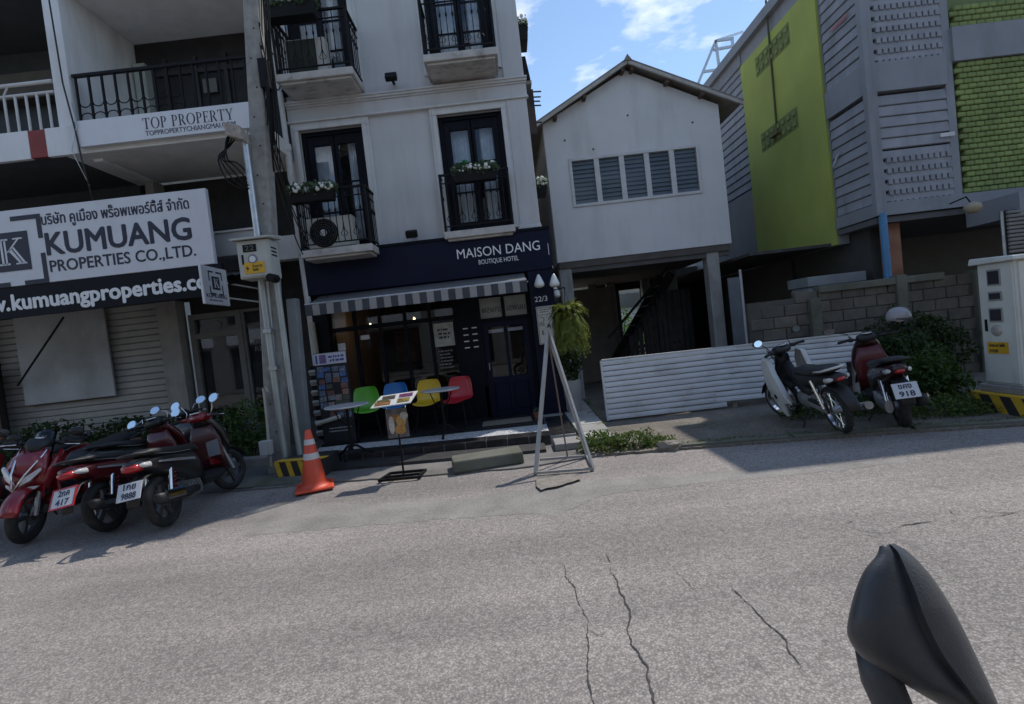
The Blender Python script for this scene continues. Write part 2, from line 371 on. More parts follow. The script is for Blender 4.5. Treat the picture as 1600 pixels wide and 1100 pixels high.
def wob(pts, amp=.02, n=10):
    q = []
    for a, b in zip(pts[:-1], pts[1:]):
        k = n if abs(a[0]) < 12 and abs(b[0]) < 12 else 1
        for i in range(k):
            t_ = i/k; q.append((a[0]+(b[0]-a[0])*t_, a[1]+(b[1]-a[1])*t_+(random.uniform(-amp, amp) if k > 1 else 0)))
    return q+[pts[-1]]
EDGEW = wob(EDGE, .018, 9)
road = sheet('road', [(-60, -9), (60, -9)]+EDGEW[::-1], 0, ROADM)
# resurfaced strip along the edge
up = [(380, 792), (480, 786), (560, 787), (720, 779), (830, 763), (940, 750), (1030, 744), (1100, 739), (1250, 727), (1420, 716)]
lo = [(1420, 722), (1250, 742), (1130, 752), (1030, 762), (940, 774), (900, 792), (872, 806), (835, 803), (800, 804), (700, 811), (560, 822), (430, 834), (380, 838)]
sheet('road_patch', wob([tuple(gz(*p))[:2] for p in up+lo], .028, 12), .0016, ROADP, parent=road)
# cracks
CRK = pm('crack_shadow', (.055, .051, .049), .95, var=.3)
def ribbon(q, w0, g, name='crack'):
    mb = MB(); vs = []; n = len(q); w = w0*.5
    for i, p in enumerate(q):
        d = q[min(i+1, n-1)]-q[max(i-1, 0)]; nr = Vector((-d.y, d.x, 0)).normalized(); w = max(w0*.12, min(w0*1.15, w+g.uniform(-.28, .28)*w0)); e = min(1, i/6+.1, (n-1-i)/6+.1)
        up = Vector((0, 0, .005)); a_, b_ = w*e*g.uniform(.3, .7), w*e*g.uniform(.3, .7); vs += [p+nr*a_+up, p-nr*b_+up]
    mb.add(vs, [(2*i, 2*i+1, 2*i+3, 2*i+2) for i in range(n-1)]); mb.build(name, CRK, road)
def crack(pts, w0, seed):
    g = random.Random(seed); P_ = [Vector(tuple(gz(*p))) for p in pts]; q = []; off = 0.; vel = 0.
    for a, b in zip(P_[:-1], P_[1:]):
        k = max(3, int((b-a).length/.016)); nrm = Vector((-(b-a).y, (b-a).x, 0)).normalized()
        for i in range(k):
            vel = vel*.5+g.uniform(-.005, .005); off = off*.94+vel; q.append(a.lerp(b, i/k)+nrm*(off+g.uniform(-.0015, .0015)))
    q.append(P_[-1]); ribbon(q, w0*.52, g)
    for _ in range(max(1, len(q)//55)):
        i = g.randrange(5, max(6, len(q)-6)); p = q[i].copy(); d = (q[min(i+3, len(q)-1)]-q[i]).normalized(); sd = g.choice((-1, 1)); d = (d+Vector((-d.y, d.x, 0))*sd*g.uniform(.5, 1.2)).normalized(); br = [p.copy()]
        for _k in range(g.randrange(5, 16)):
            d = (d+Vector((g.uniform(-.5, .5), g.uniform(-.5, .5), 0))).normalized(); p = p+d*.014; br.append(p.copy())
        ribbon(br, w0*.45, g)
crack([(876, 872), (896, 920), (908, 955), (916, 1000), (928, 1050), (944, 1112)], .013, 1)
crack([(946, 866), (958, 905), (966, 940), (985, 985), (1003, 1028), (1018, 1062), (1034, 1112)], .017, 2)
crack([(1142, 912), (1160, 938), (1185, 968), (1200, 985), (1216, 1005), (1226, 1026), (1248, 1048)], .014, 3)
crack([(1296, 812), (1330, 825), (1350, 838), (1390, 848)], .015, 4)
crack([(1396, 826), (1440, 818), (1490, 812), (1540, 808), (1600, 795), (1660, 785)], .017, 5)
crack([(1474, 784), (1480, 796), (1492, 806), (1500, 811)], .014, 6)
crack([(1520, 796), (1560, 800), (1610, 803)], .012, 7)
crack([(1330, 824), (1362, 832), (1400, 826)], .010, 8)
crack([(1020, 850), (1050, 880), (1075, 905), (1090, 925)], .006, 9)
# aprons and verges beside the road
def edge_between(x0, x1):
    e = [p for p in EDGEW if x0 < p[0] < x1]
    def at(x):
        for a, b in zip(EDGEW[:-1], EDGEW[1:]):
            if a[0] <= x <= b[0]: return (x, a[1]+(b[1]-a[1])*(x-a[0])/(b[0]-a[0]))
    return [at(x0)]+e+[at(x1)]
APRON = pm('apron_concrete', (.178, .164, .154), .9, var=.16, scale=2.5, dirt=(.09, .085, .075), damt=.75, dscale=(1.4, 2.2, 1), dlo=.45, dhi=.72, bump=.35, bscale=60, speck=((.78, .78, .78), (1.2, 1.2, 1.2)), sscale=100)
sheet('pavement_apron', edge_between(-3.5, .98)+[(.98, 7.3), (-3.5, 7.3)], .02, APRON, .05)
sheet('forecourt', edge_between(-40, -3.5)+[(-3.5, 10), (-40, 10)], .015, pm('forecourt_concrete', (.13, .125, .118), .9, var=.2, scale=2, dirt=(.05, .05, .045), damt=.7, dscale=(1.2, 1.2, 1), bump=.4, bscale=40), .05)
sheet('dirt_verge', edge_between(.98, 40)+[(40, 18), (.98, 18)], .03, DIRT, .06)
# broken pale concrete lip at the road edge
sheet('mortar_patch', wob([tuple(gz(*p, .02))[:2] for p in [(838, 748), (870, 742), (905, 742), (908, 748), (880, 758), (845, 766), (838, 760)]], .015, 4), .026, pm('pale_mortar', (.22, .195, .165), .95, var=.25, scale=18, bump=.8, bscale=40))
for i, (a, b) in enumerate([((1.7, 6.13), (3.1, 5.93)), ((3.15, 5.92), (4.35, 5.74)), ((4.4, 5.73), (5.6, 5.46))]):
    mb = MB(); mb.bar((a[0], a[1], .03), (b[0], b[1], .03), .10, .06); o = mb.build('kerb_edge', CONCD, None, bev=.012); o['kind'] = 'structure'
# ================================================================== hotel
HY = 9.2
H = thing('hotel_building', 'white narrow boutique hotel with navy shopfront, striped awning and french windows', 'building', (-1.35, HY, 0))
LX, RX = (-3.30, -2.18), (-.85, .29)
F1, F2 = (3.47, 5.57), (6.28, 8.35); F1L, F2L = (3.381, 5.57), (6.22, 8.30)
mb = MB().wall(-3.45, .75, 3.38, 9.3, HY, HY+.28, [(*LX, *F1L), (*RX, *F1), (*LX, *F2L), (*RX, *F2)])
mb.build('front_wall', WHITE, H)
MB().box((.47, HY+.28, 0), (.75, 17, 9.3)).build('side_wall', WHITE, H)
MB().box((-3.45, HY+.28, 0), (-3.2, 17, 9.3)).build('side_wall', WHITE, H)
MB().box((-3.2, 16.8, 0), (.47, 17, 9.3)).build('back_wall', WHITE, H)
MB().box((-3.55, HY-.15, 9.3), (.85, 17.1, 9.45)).build('roof_slab', CONC, H)
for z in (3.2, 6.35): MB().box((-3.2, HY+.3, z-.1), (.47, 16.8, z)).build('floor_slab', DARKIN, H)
# pilaster, cornice bands
mb = MB(); mb.box((.40, HY-.05, 3.5), (.755, HY, 5.70)); mb.box((.40, HY-.05, 6.07), (.755, HY, 9.3)); mb.build('pilaster', WHITE, H, bev=.008)
mb = MB(); mb.box((.36, HY-.09, 3.40), (.775, HY, 3.46)); mb.box((.38, HY-.07, 3.46), (.765, HY, 3.50)); mb.build('pilaster_base', TRIM, H, bev=.008)
for z0, z1, d in ((5.70, 5.735, .085), (5.735, 5.96, .035), (5.96, 5.99, .06), (5.99, 6.03, .09), (6.03, 6.065, .11)):
    MB().box((-3.46, HY-d, z0), (.765+d*.3, HY+.001, z1)).build('cornice', TRIM if d > .05 else WHITE, H, bev=.006)
for z0, z1, d in ((8.95, 9.15, .035), (9.15, 9.20, .08), (9.20, 9.295, .13)):
    MB().box((-3.46, HY-d, z0), (.765+d*.3, HY+.001, z1)).build('cornice', TRIM, H)
MB().box((-2.2, HY-.03, 3.40), (-.9, HY, 3.45)).build('cornice', TRIM, H)
FLW = leafmat('flower_leaf', (.085, .13, .075)); 
FLO = pm('white_petals', (.72, .72, .66), .7, var=.1, scale=30)
FLG = leafmat('bright_green_leaf', (.02, .22, .06))
def window(xa, xb, za, zb):
    # surround mouldings
    mb = MB()
    for k, (w, d) in enumerate(((.13, .035), (.075, .065))):
        x0, x1, z1 = xa-w, xb+w, zb+w
        mb.box((x0, HY-d, za), (xa, HY+.002*k, zb)); mb.box((xb, HY-d, za), (x1, HY+.002*k, zb)); mb.box((x0, HY-d-.004, zb), (x1, HY+.002*k, z1))
    mb.build('window_surround', TRIM, H, bev=.006)
    yf = HY+.12; xm = (xa+xb)/2; sw = .15
    mb = MB(); mb.frame(xa, xb, za, zb, yf-.06, yf+.05, .075)
    for s in (-1, 1):
        x0, x1 = (xa+.075, xm-.008) if s < 0 else (xm+.008, xb-.075)
        e0, e1 = (sw-.03, .055) if s < 0 else (.055, sw-.03)
        mb.box((x0, yf-.03, za+.075), (x0+e0, yf+.03, zb-.075)); mb.box((x1-e1, yf-.03, za+.075), (x1, yf+.03, zb-.075))
        g0, g1 = x0+e0, x1-e1
        mb.box((g0, yf-.03, za+.075), (g1, yf+.03, za+.22)); mb.box((g0, yf-.03, zb-.24), (g1, yf+.03, zb-.075))
        zs = [za+.22, za+.75, za+1.27, zb-.24]
        for z in zs[1:-1]: mb.box((g0, yf-.022, z-.014), (g1, yf+.022, z+.014))
    w = mb.build('french_window', NAVYD, H, bev=.006)
    for s in (-1, 1):
        x0, x1 = (xa+.075+sw-.03, xm-.008-.055) if s < 0 else (xm+.008+.055, xb-.075-sw+.03)
        zs = [za+.22, za+.75, za+1.27, zb-.24]
        for a, b in zip(zs[:-1], zs[1:]): pb2('pane', (x0+.001, yf-.004, a+.015), (x1-.001, yf+.004, b-.015), GLASSD, w)
    # curtain behind, gathered
    mb = MB(); n = 26; vs = []
    gap = random.uniform(.05, .2)
    for s in (0, 1):
        c0, c1 = (xa+.06, xm-gap*.3) if s == 0 else (xm+gap, xb-.06); vs = []
        for i in range(n+1):
            x = c0+(c1-c0)*i/n; y = yf+.16+.03*math.sin(i*1.9+s)+.012*math.sin(i*4.1); vs += [(x, y, za+.02), (x, y, zb-.05)]
        mb.add(vs, [(2*i, 2*i+2, 2*i+3, 2*i+1) for i in range(n)])
    mb.build('curtain', CURT, H, smooth=1)
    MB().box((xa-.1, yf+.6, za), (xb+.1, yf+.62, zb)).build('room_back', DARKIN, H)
for lx, f in ((LX, F1L), (LX, F2L), (RX, F1), (RX, F2)): window(*lx, *f)
BRK = pm('balcony_underside', (.48, .46, .43), .85, var=.12, scale=6, dirt=(.17, .14, .11), damt=.8, dscale=(4, 9, 4), dlo=.5, dhi=.7, bump=.3)
def balcony(xa, xb, z, dep, box_z=None, ac=False, fx0=None, fx1=None):
    y0 = HY-dep
    mb = MB(); mb.box((xa, y0, z-.12), (xb, HY-.001, z)); mb.box((xa+.05, y0+.05, z-.16), (xb-.05, HY-.001, z-.12))
    b = mb.build('balcony', BRK, H, bev=.012)
    ytop = z+.97; yr = y0+.05
    mb = MB()
    for zz_, w in ((ytop, .045), (ytop-.14, .022), (z+.09, .028)):
        mb.bar((xa+.03, yr, zz_), (xb-.03, yr, zz_), w, w*.7)
        for x in (xa+.03, xb-.03): mb.bar((x, yr, zz_), (x, HY-.005, zz_), w, w*.7)
    for x in (xa+.03, xb-.03): mb.bar((x, yr, z), (x, yr, ytop+.02), .035)
    mb.build('railing', BLACK, b)
    n = int((xb-xa-.1)/.098)
    me = MB(); me.bar((0, 0, z+.09), (0, 0, ytop-.01), .013); me.lathe([(.004, -.05), (.016, -.02), (.018, 0), (.016, .02), (.004, .05)], (0, 0, z+.62), 6)
    mesh = me.mesh('baluster')
    for i in range(1, n): link('baluster', mesh, BLACK, b, Matrix.Translation((xa+.03+(xb-xa-.06)*i/n, yr, 0)))
    k = int(dep/.11)
    for x in (xa+.03, xb-.03):
        for i in range(1, k): link('baluster', mesh, BLACK, b, Matrix.Translation((x, yr+(HY-yr)*i/k, 0)))
    # scroll ornaments
    mb = MB()
    for i in range(n//2):
        cx = xa+.03+(xb-xa-.06)*(2*i+1)/n
        for s in (-1, 1):
            pts = [(cx+s*(.02+.045*math.sin(t*.8)*(1-t/9)), yr, z+.16+.035*t+.02*math.cos(t)) for t in range(7)]
            mb.tube(pts, .006, 4)
    mb.build('scrollwork', BLACK, b)
    return b, yr, ytop
b1, y1, t1 = balcony(-3.30, -2.10, 3.36, .66)
b2, y2, t2 = balcony(-.93, .30, 3.47, .34)
b3, y3, t3 = balcony(-3.32, -2.05, 6.22, .72)
b4, y4, t4 = balcony(-.90, .32, 6.28, .70)
def flowerbox(name, label, x0, x1, y0, z0, dep=.17, h=.17, green=False, seed=0, dens=1., axis='x', side=1):
    c = ((x0+x1)/2, y0-dep/2, z0); t = thing(name, label, 'flower box', c, group='flower boxes on the hotel')
    mb = MB(); e = .03
    mb.hexa([(x0+e, y0-dep+e*.5, z0), (x1-e, y0-dep+e*.5, z0), (x1-e, y0, z0), (x0+e, y0, z0), (x0, y0-dep, z0+h), (x1, y0-dep, z0+h), (x1, y0, z0+h), (x0, y0, z0+h)])
    mb.build('trough', BLACK, t, bev=.006)
    g = np.random.RandomState(seed); L_ = (x1-x0)
    sets = [leaves(int(560*L_*dens), (x0+L_*(i+.5)/4, y0-dep/2, z0+h+.035), (L_/6, dep*.7, .12), .055, seed=seed*7+i) for i in range(4)]
    leafobj('foliage', sets, FLW, t)
    if green: leafobj('foliage', [leaves(160, (x0+L_*.3, y0-dep/2, z0+h+.13), (.085, .07, .07), .05, seed=seed+50)], FLG, t)
    bm = bmesh.new(); bmesh.ops.create_icosphere(bm, subdivisions=1, radius=1); me = bpy.data.meshes.new('bloom'); bm.to_mesh(me); bm.free()
    me.polygons.foreach_set('use_smooth', [True]*len(me.polygons))
    for i in range(int(48*L_*dens)+5):
        p = (g.uniform(x0+.02, x1-.02), y0-dep*g.uniform(.3, 1.25), z0+h+g.uniform(.0, .12)); r = g.uniform(.02, .042)
        link('flower', me, FLO, t, Matrix.Translation(p) @ Matrix.Scale(r, 4))
    return t
flowerbox('flower_box', 'black flower box of pale blooms on the balcony with the round fan unit', -3.34, -2.58, y1+.0-.03, t1-.22, seed=1)
flowerbox('flower_box', 'black flower box with white blooms and one bright green tuft above the sign', -.66, .10, y2-.03, t2-.2, green=True, seed=2, dens=1.3)
flowerbox('flower_box', 'black flower box on the upper balcony beside the downpipe', -3.30, -2.48, y3-.03, t3-.2, dep=.24, h=.2, seed=3)
flowerbox('flower_box', 'black flower box hung high on the hotel side wall against the sky', .77, .97, 10.05, 6.95, dep=.45, h=.28, seed=4)
flowerbox('flower_box', 'black flower box low on the hotel side wall facing the alley', .77, 1.0, 9.9, 4.12, dep=.35, h=.16, seed=5, dens=2.)
# side wall fittings
HS = thing('window_hood', 'dark metal window hood on the hotel side wall under the high flower box', 'hood', (.85, 10.2, 6.3))
MB().hexa([(.752, 9.85, 6.35), (.93, 9.85, 6.35), (.93, 10.5, 6.35), (.752, 10.5, 6.35), (.752, 9.85, 6.78), (.88, 9.85, 6.78), (.88, 10.5, 6.78), (.752, 10.5, 6.78)]).build('hood_shell', BLACK, HS)
MB().box((.752, 9.9, 6.29), (.95, 10.5, 6.35)).build('sill', CONC, HS)
HG = thing('wall_rack', 'rusty rack of short rods sticking out of the hotel side wall', 'rack', (.85, 10.4, 5.3))
MB().box((.752, 9.9, 5.35), (.96, 10.3, 6.18)).build('back_plate', pm('rust_dark', (.05, .035, .03), .8, var=.4), HG)
for z, e in ((6.16, 1.12), (6.06, 1.10), (5.98, 1.08), (5.90, 1.09), (5.58, 1.07)): MB().tube([(.96, 9.97, z), (e, 9.97, z-.01)], .014, 6).build('rod', BLACK, HG)
# condenser units on balconies
def condenser(name, label, x0, x1, y0, z0, fan=True, h=.55, d=.28):
    t = thing(name, label, 'air conditioner', ((x0+x1)/2, y0, z0))
    MB().box((x0, y0, z0+.04), (x1, y0+d, z0+h)).build('casing', pm('ac_casing', (.50, .49, .45), .5, var=.1, dirt=(.25, .22, .18), damt=.5), t, bev=.015)
    for x in (x0+.1, x1-.1): pb2('foot', (x-.03, y0+.02, z0), (x+.03, y0+d-.02, z0+.04), BLACK, t)
    if fan:
        cx, cz = x0+(x1-x0)*.36, z0+h*.52
        mb = MB(); mb.lathe([(.0, -.006), (.19, -.008), (.235, -.02), (.24, 0)], (cx, y0-.002, cz), 28, 'y'); mb.build('fan_grille', BLACK, t, smooth=1)
        MB().lathe([(.0, -.034), (.055, -.034), (.06, -.022)], (cx, y0-.002, cz), 16, 'y').build('fan_hub', pm('hub_grey', (.5, .5, .48), .5), t)
        mb = MB()
        for r in (.10, .14, .18, .215): mb.tube([(cx+r*math.cos(a*math.pi/12), y0-.03, cz+r*math.sin(a*math.pi/12)) for a in range(25)], .004, 4)
        mb.build('guard_ring', pm('guard_grey', (.09, .09, .09), .5), t)
    return t
condenser('outdoor_air_conditioner', 'cream condenser with a round dark fan behind the lower balcony railing', -3.2, -2.42, HY-.50, 3.36)
t = condenser('outdoor_air_conditioner', 'condenser covered by a dark mat behind the upper balcony railing', -3.16, -2.50, HY-.55, 6.22, fan=False, h=.62)
MB().box((-3.14, HY-.575, 6.27), (-2.66, HY-.555, 6.81)).build('mat_cover', pm('mat_dark_green', (.03, .035, .03), .9, var=.2), t)
for (x, z, up_) in ((-1.53, 6.22, 0), (-1.5, 3.52, 1)):
    t = thing('spot_lamp', 'small black box floodlight on the hotel cornice' if not up_ else 'small black box floodlight above the navy sign band', 'lamp', (x, HY-.1, z))
    MB().box((x-.02, HY-.20, z-.02), (x+.02, HY, z+.02)).build('bracket', BLACK, t)
    o = pbox('housing', (x, HY-.24, z), (.20, .10, .12), BLACK, t, bev=.01, rot=(rad(-25 if not up_ else 30), 0, 0))
# ---------------------------------------------------------- shopfront
BY = HY-.22
MB().box((-3.46, BY, 2.66), (.88, HY, 3.38)).build('sign_band', NAVY, H, bev=.006)
MB().box((-3.47, BY-.02, 3.35), (.89, HY-.3+.1, 3.398)).build('band_cap', NAVYD, H)
text('sign_lettering', 'MAISON DANG', WHITEINK, H, (-.76, BY-.003, 3.005), .235, 1.45)
text('sign_lettering', 'BOUTIQUE HOTEL', WHITEINK, H, (-.40, BY-.003, 2.868), .115, .70)
pb2('lettering_bar', (.83, BY-.004, 2.90), (.838, BY-.001, 3.10), WHITEINK, H)
MB().box((.42, HY-.20, .0), (.85, HY+.3, 2.66)).build('corner_pilaster', NAVY, H, bev=.01)
mb = MB(); mb.box((.50, HY-.215, .35), (.78, HY-.198, 1.30)); mb.build('pilaster_panel', NAVY, H, bev=.006)
MB().box((-3.45, HY-.1, .0), (-3.2, HY+.3, 2.66)).build('corner_pilaster', NAVYD, H)
text('house_number', '22/3', WHITEINK, H, (.50, HY-.203, 2.11), .13, .22)
# glazed shop window, five bays
PX = [-3.2, -2.75, -2.30, -1.85, -1.40, -.95]
MB().box((-3.2, HY, .12), (-.5, HY+.12, .72)).build('stall_riser', NAVYD, H)
mb = MB(); mb.box((-3.2, HY-.02, .72), (-.95, HY+.1, .80)); mb.box((-3.2, HY, 1.98), (-.95, HY+.08, 2.06)); mb.box((-3.2, HY, 2.36), (.42, HY+.1, 2.66))
for x in PX: mb.box((x-.03, HY+.002, .80), (x+.03, HY+.082, 2.36))
sf = mb.build('shop_window_frame', NAVYD, H, bev=.006)
for a, b in zip(PX[:-1], PX[1:]):
    pb2('pane', (a+.03, HY+.04, .80), (b-.03, HY+.048, 1.98), GLASSC, sf); pb2('pane', (a+.03, HY+.04, 2.06), (b-.03, HY+.048, 2.36), GLASSC, sf)
MB().box((-.92, HY, .72), (-.56, HY+.1, 2.36)).build('blank_panel', NAVYD, H)
POST = pm('poster_grey', (.34, .34, .31), .5, var=.25, scale=9)
o = MB().box((-1.36, HY+.02, 1.52), (-1.0, HY+.026, 1.94)).build('poster', POST, H)
print_lines('poster_print', INK, o, -1.30, HY+.019, 1.80, .24, 3, .04, .07, 3)
for i in range(8): pb2('menu_tag', (-.83+.16*(i % 2), HY-.006, 1.78-.115*(i//2)), (-.74+.16*(i % 2), HY, 1.80-.115*(i//2)), SIGNW, H)
print_lines('window_lettering', pm('faded_lettering', (.16, .16, .16), .6), H, -1.33, HY+.038, 1.42, .27, 6, .03, .06, 4)
pb2('notice', (-3.1, HY+.03, 1.62), (-2.97, HY+.036, 1.78), SIGNW, H); pb2('notice', (-2.68, HY+.03, 1.80), (-2.52, HY+.036, 1.88), SIGNW, H)
# door
d = MB()
d.frame(-.56, .42, .12, 2.36, HY, HY+.12, .07, 0)
d.box((-.49, HY+.03, 1.86), (.35, HY+.10, 1.93)); d.box((-.10, HY+.03, 1.93), (-.04, HY+.10, 2.29))
dr = d.build('door_frame', NAVYD, H, bev=.005)
TRG = pm('transom_painted_reflection', (.30, .31, .27), .25, var=.2, scale=3)  # reflection of the street opposite painted into the pane colour
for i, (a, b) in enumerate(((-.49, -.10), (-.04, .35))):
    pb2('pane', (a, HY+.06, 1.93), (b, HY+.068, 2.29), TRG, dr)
    text('window_lettering', ('เกษรพ', 'นมพระ')[i], INK, dr, (b-.02, HY+.055, 2.03), .16, .34, mirror=True, depth=.001)  # reversed letters imitate a sign mirrored in the glass
mb = MB(); mb.frame(-.49, .35, .14, 1.86, HY+.03, HY+.08, .10, .72); mb.box((-.10, HY+.032, .86), (-.04, HY+.078, 1.76))
dl = mb.build('door', NAVY, H, bev=.006)
for a, b in ((-.39, -.10), (-.04, .25)): pb2('pane', (a, HY+.05, .86), (b, HY+.058, 1.76), GLASSD, dl); pb2('blind', (a+.01, HY+.09, 1.66), (b-.01, HY+.10, 1.72), SIGNW, dl)
for a, b in ((-.37, -.11), (-.03, .23)): pb2('raised_panel', (a, HY+.015, .26), (b, HY+.03, .74), NAVY, dl, bev=.01)
MB().tube([(-.43, HY-.02, 1.0), (-.43, HY-.02, 1.12)], .01, 6).build('handle', CHROME, dl)
# room behind the glass
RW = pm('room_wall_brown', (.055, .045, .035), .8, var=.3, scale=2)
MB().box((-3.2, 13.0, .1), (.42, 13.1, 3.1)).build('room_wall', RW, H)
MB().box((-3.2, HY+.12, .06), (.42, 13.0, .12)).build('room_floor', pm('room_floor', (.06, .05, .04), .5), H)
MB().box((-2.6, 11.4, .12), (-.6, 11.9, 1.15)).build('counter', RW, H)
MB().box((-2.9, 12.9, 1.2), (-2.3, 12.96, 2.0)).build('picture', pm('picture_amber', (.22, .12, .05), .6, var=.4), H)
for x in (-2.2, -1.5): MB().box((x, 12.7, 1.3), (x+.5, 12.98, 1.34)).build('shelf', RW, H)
BULB = pm('bulb_glow', (1, .6, .3), .5, emit=(1, .50, .18), estr=14)
for (x, y, z) in ((-2.68, 10.0, 2.06), (-1.82, 10.0, 2.08), (-.95, 10.1, 2.12), (.12, 10.2, 1.90)):
    t = thing('pendant_bulb', 'glowing warm filament bulb hanging behind the hotel shop window', 'bulb', (x, y, z), group='bulbs behind the shop window')
    MB().lathe([(.004, -.05), (.026, -.03), (.03, 0), (.016, .045), (.012, .06)], (x, y, z), 10).build('glass_bulb', BULB, t, smooth=1)
    MB().tube([(x, y, z+.06), (x, y, 3.09)], .006, 5).build('flex', BLACK, t)
# awning
AW = thing('awning', 'grey and white striped fabric awning over the hotel shop window', 'awning', (-1.3, 8.6, 2.3))
AWT = pm('awning_canvas', (.12, .117, .113), .85, var=.12, scale=6, dirt=(.2, .19, .18), damt=.6, dscale=(8, 8, 8)); AWD = pm('awning_stripe_grey', (.06, .062, .072), .85, var=.15); AWL = pm('awning_stripe_white', (.29, .285, .28), .85, var=.08)
ax0, ax1, ay0, ay1, az0, az1 = -3.22, .36, 8.25, BY-.01, 2.43, 2.625
n = 44
mb = MB(); vs = []
for i in range(n+1):
    x = ax0+(ax1-ax0)*i/n; vs += [(x, ay0, az0), (x, (ay0+ay1)/2, (az0+az1)/2-.015+.004*math.sin(i*2.2)), (x, ay1, az1)]
mb.add(vs, [(3*i+k, 3*i+3+k, 3*i+4+k, 3*i+1+k) for i in range(n) for k in (0, 1)]); o = mb.build('canopy', AWT, AW, smooth=1)
sd = o.modifiers.new('s', 'SOLIDIFY'); sd.thickness = .006
ns = 31; wd = (ax1-ax0)/ns
for i in range(ns):
    x = ax0+i*wd; r = .012*math.sin(i*1.3); mb = MB()
    mb.hexa([(x+.001, ay0-.012+r, az0-.175), (x+wd-.001, ay0-.012+r, az0-.175), (x+wd-.001, ay0-.006+r, az0-.175), (x+.001, ay0-.006+r, az0-.175), (x+.001, ay0-.01, az0+.004), (x+wd-.001, ay0-.01, az0+.004), (x+wd-.001, ay0-.004, az0+.004), (x+.001, ay0-.004, az0+.004)])
    mb.build('valance_flap', AWL if i % 2 else AWD, AW)
for x in (ax0, ax1-.004):
    MB().prism([(x, ay0, az0-.01), (x, ay1, az0-.01), (x, ay1, az1-.01)], (.004, 0, 0)).build('end_flap', AWL, AW)
    MB().tube([(x+.02, ay1, az0-.02), (x+.02, ay0+.02, az0-.02)], .012, 6).build('arm', STEEL, AW)
MB().tube([(ax0, ay0, az0+.01), (ax1, ay0, az0+.01)], .016, 8).build('front_bar', STEEL, AW)
# pendant lamps on corner pilaster
LMP = pm('opal_glass', (.75, .75, .72), .3, var=.05)
for x, y, z, lb in ((.60, HY-.34, 2.46, 'on the front of the navy pilaster'), (.86, HY-.36, 2.44, 'at the outer corner of the navy pilaster'), (.90, HY+.1, 2.28, 'on the alley side of the navy pilaster')):
    t = thing('wall_lamp', 'white teardrop glass lamp '+lb, 'lamp', (x, y, z))
    MB().lathe([(.012, .11), (.03, .08), (.055, .03), (.085, -.05), (.09, -.08), (.07, -.11), (.02, -.125)], (x, y, z), 14).build('shade', LMP, t, smooth=1)
    MB().tube([(x, y, z+.11), (x, y, z+.2), (x, y+.06, z+.25), (min(x, .84), HY-.19 if y < HY else HY+.1, z+.25)], .009, 6).build('arm', BLACK, t)
# sign on pilaster
t = thing('menu_sign', 'cream narrow sign with black letters on the navy pilaster', 'sign', (.63, HY-.22, 1.45))
CREAM = pm('cream_board', (.62, .60, .53), .6, var=.04)
o = MB().box((.50, HY-.235, 1.36), (.775, HY-.205, 2.02)).build('board', CREAM, t, bev=.004)
mb = MB()
for z0, z1 in ((1.375, 2.005), (1.87, 1.99)): mb.frame(.512, .763, z0, z1, HY-.238, HY-.2345, .006)
mb.build('border', INK, t)
text('lettering', 'DOX', INK, t, (.53, HY-.2365, 1.68), .07, .09); text('lettering', 'A', INK, t, (.66, HY-.2365, 1.64), .1, bold=.003); text('lettering', 'B', INK, t, (.56, HY-.2365, 1.53), .10, bold=.003)
text('lettering', 'OWL', INK, t, (.63, HY-.2365, 1.53), .055, .11); print_lines('small_print', INK, t, .60, HY-.2355, 1.435, .14, 2, .016, .032, 5)
print_lines('small_print', INK, t, .53, HY-.2355, 1.95, .21, 2, .016, .035, 6)
mb = MB(); mb.tube([(.57+.05*math.cos(a), HY-.2365, 1.79+.05*math.sin(a)) for a in np.linspace(-2.2, 2, 12)], .004, 4); mb.build('bowl_mark', INK, t)
# ---------------------------------------------------------- terrace
TZ = .15
TERR = pm('terrazzo', (.60, .60, .60), .4, var=.05, speck=((.35, .35, .37), (1.35, 1.35, 1.35)), sscale=70)
ter = sheet('terrace', [(-3.2, 7.72), (.40, 7.38), (.40, 7.92), (-3.2, 8.12)], TZ, TERR, .14)
sheet('terrace_floor', [(-3.2, 8.121), (.40, 7.921), (.40, HY), (-3.2, HY)], TZ-.004, pm('dark_terrace', (.022, .022, .024), .45, var=.3), .13)
TILE = pm('black_tile', (.02, .02, .022), .3, var=.3, dirt=(.12, .11, .1), damt=.5, dscale=(6, 6, 6))
GROUT = pm('pale_grout', (.3, .3, .29), .9)
sheet('tile_bed', [(-3.2, 7.42), (.75, 7.02), (.75, 8.9), (.402, 8.9), (.402, 7.376), (-3.2, 7.716)], TZ-.012, GROUT, .125)
for i in range(13):
    x0 = -3.2+.3*i; x1 = x0+.292
    f0 = lambda x: 7.42-(x+3.2)*.4/3.95; f1 = lambda x: 7.716-(x+3.2)*.34/3.602-.004
    xr = min(x1, .398)
    MB().prism([(x0, f0(x0), TZ-.01), (xr, f0(xr), TZ-.01), (xr, f1(xr), TZ-.01), (x0, f1(x0), TZ-.01)], (0, 0, .012)).build('tile', TILE, ter)
    MB().prism([(x0, f0(x0)-.006, .03), (xr, f0(xr)-.006, .03), (xr, f0(xr)-.001, .03), (x0, f0(x0)-.001, .03)], (0, 0, .108)).build('tile', TILE, ter)
for i in range(5):
    y0 = 7.06+.3*i; pb2('tile', (.41, y0, TZ-.01), (.57, y0+.292, TZ+.002), TILE, ter); pb2('tile', (.578, y0, TZ-.01), (.745, y0+.292, TZ+.002), TILE, ter)
sheet('lower_step', [(-3.3, 6.98), (.3, 6.62), (.3, 7.04), (-3.3, 7.41)], .06, pm('dark_step', (.03, .03, .032), .6, var=.3, dirt=(.09, .085, .08), damt=.5), .05)
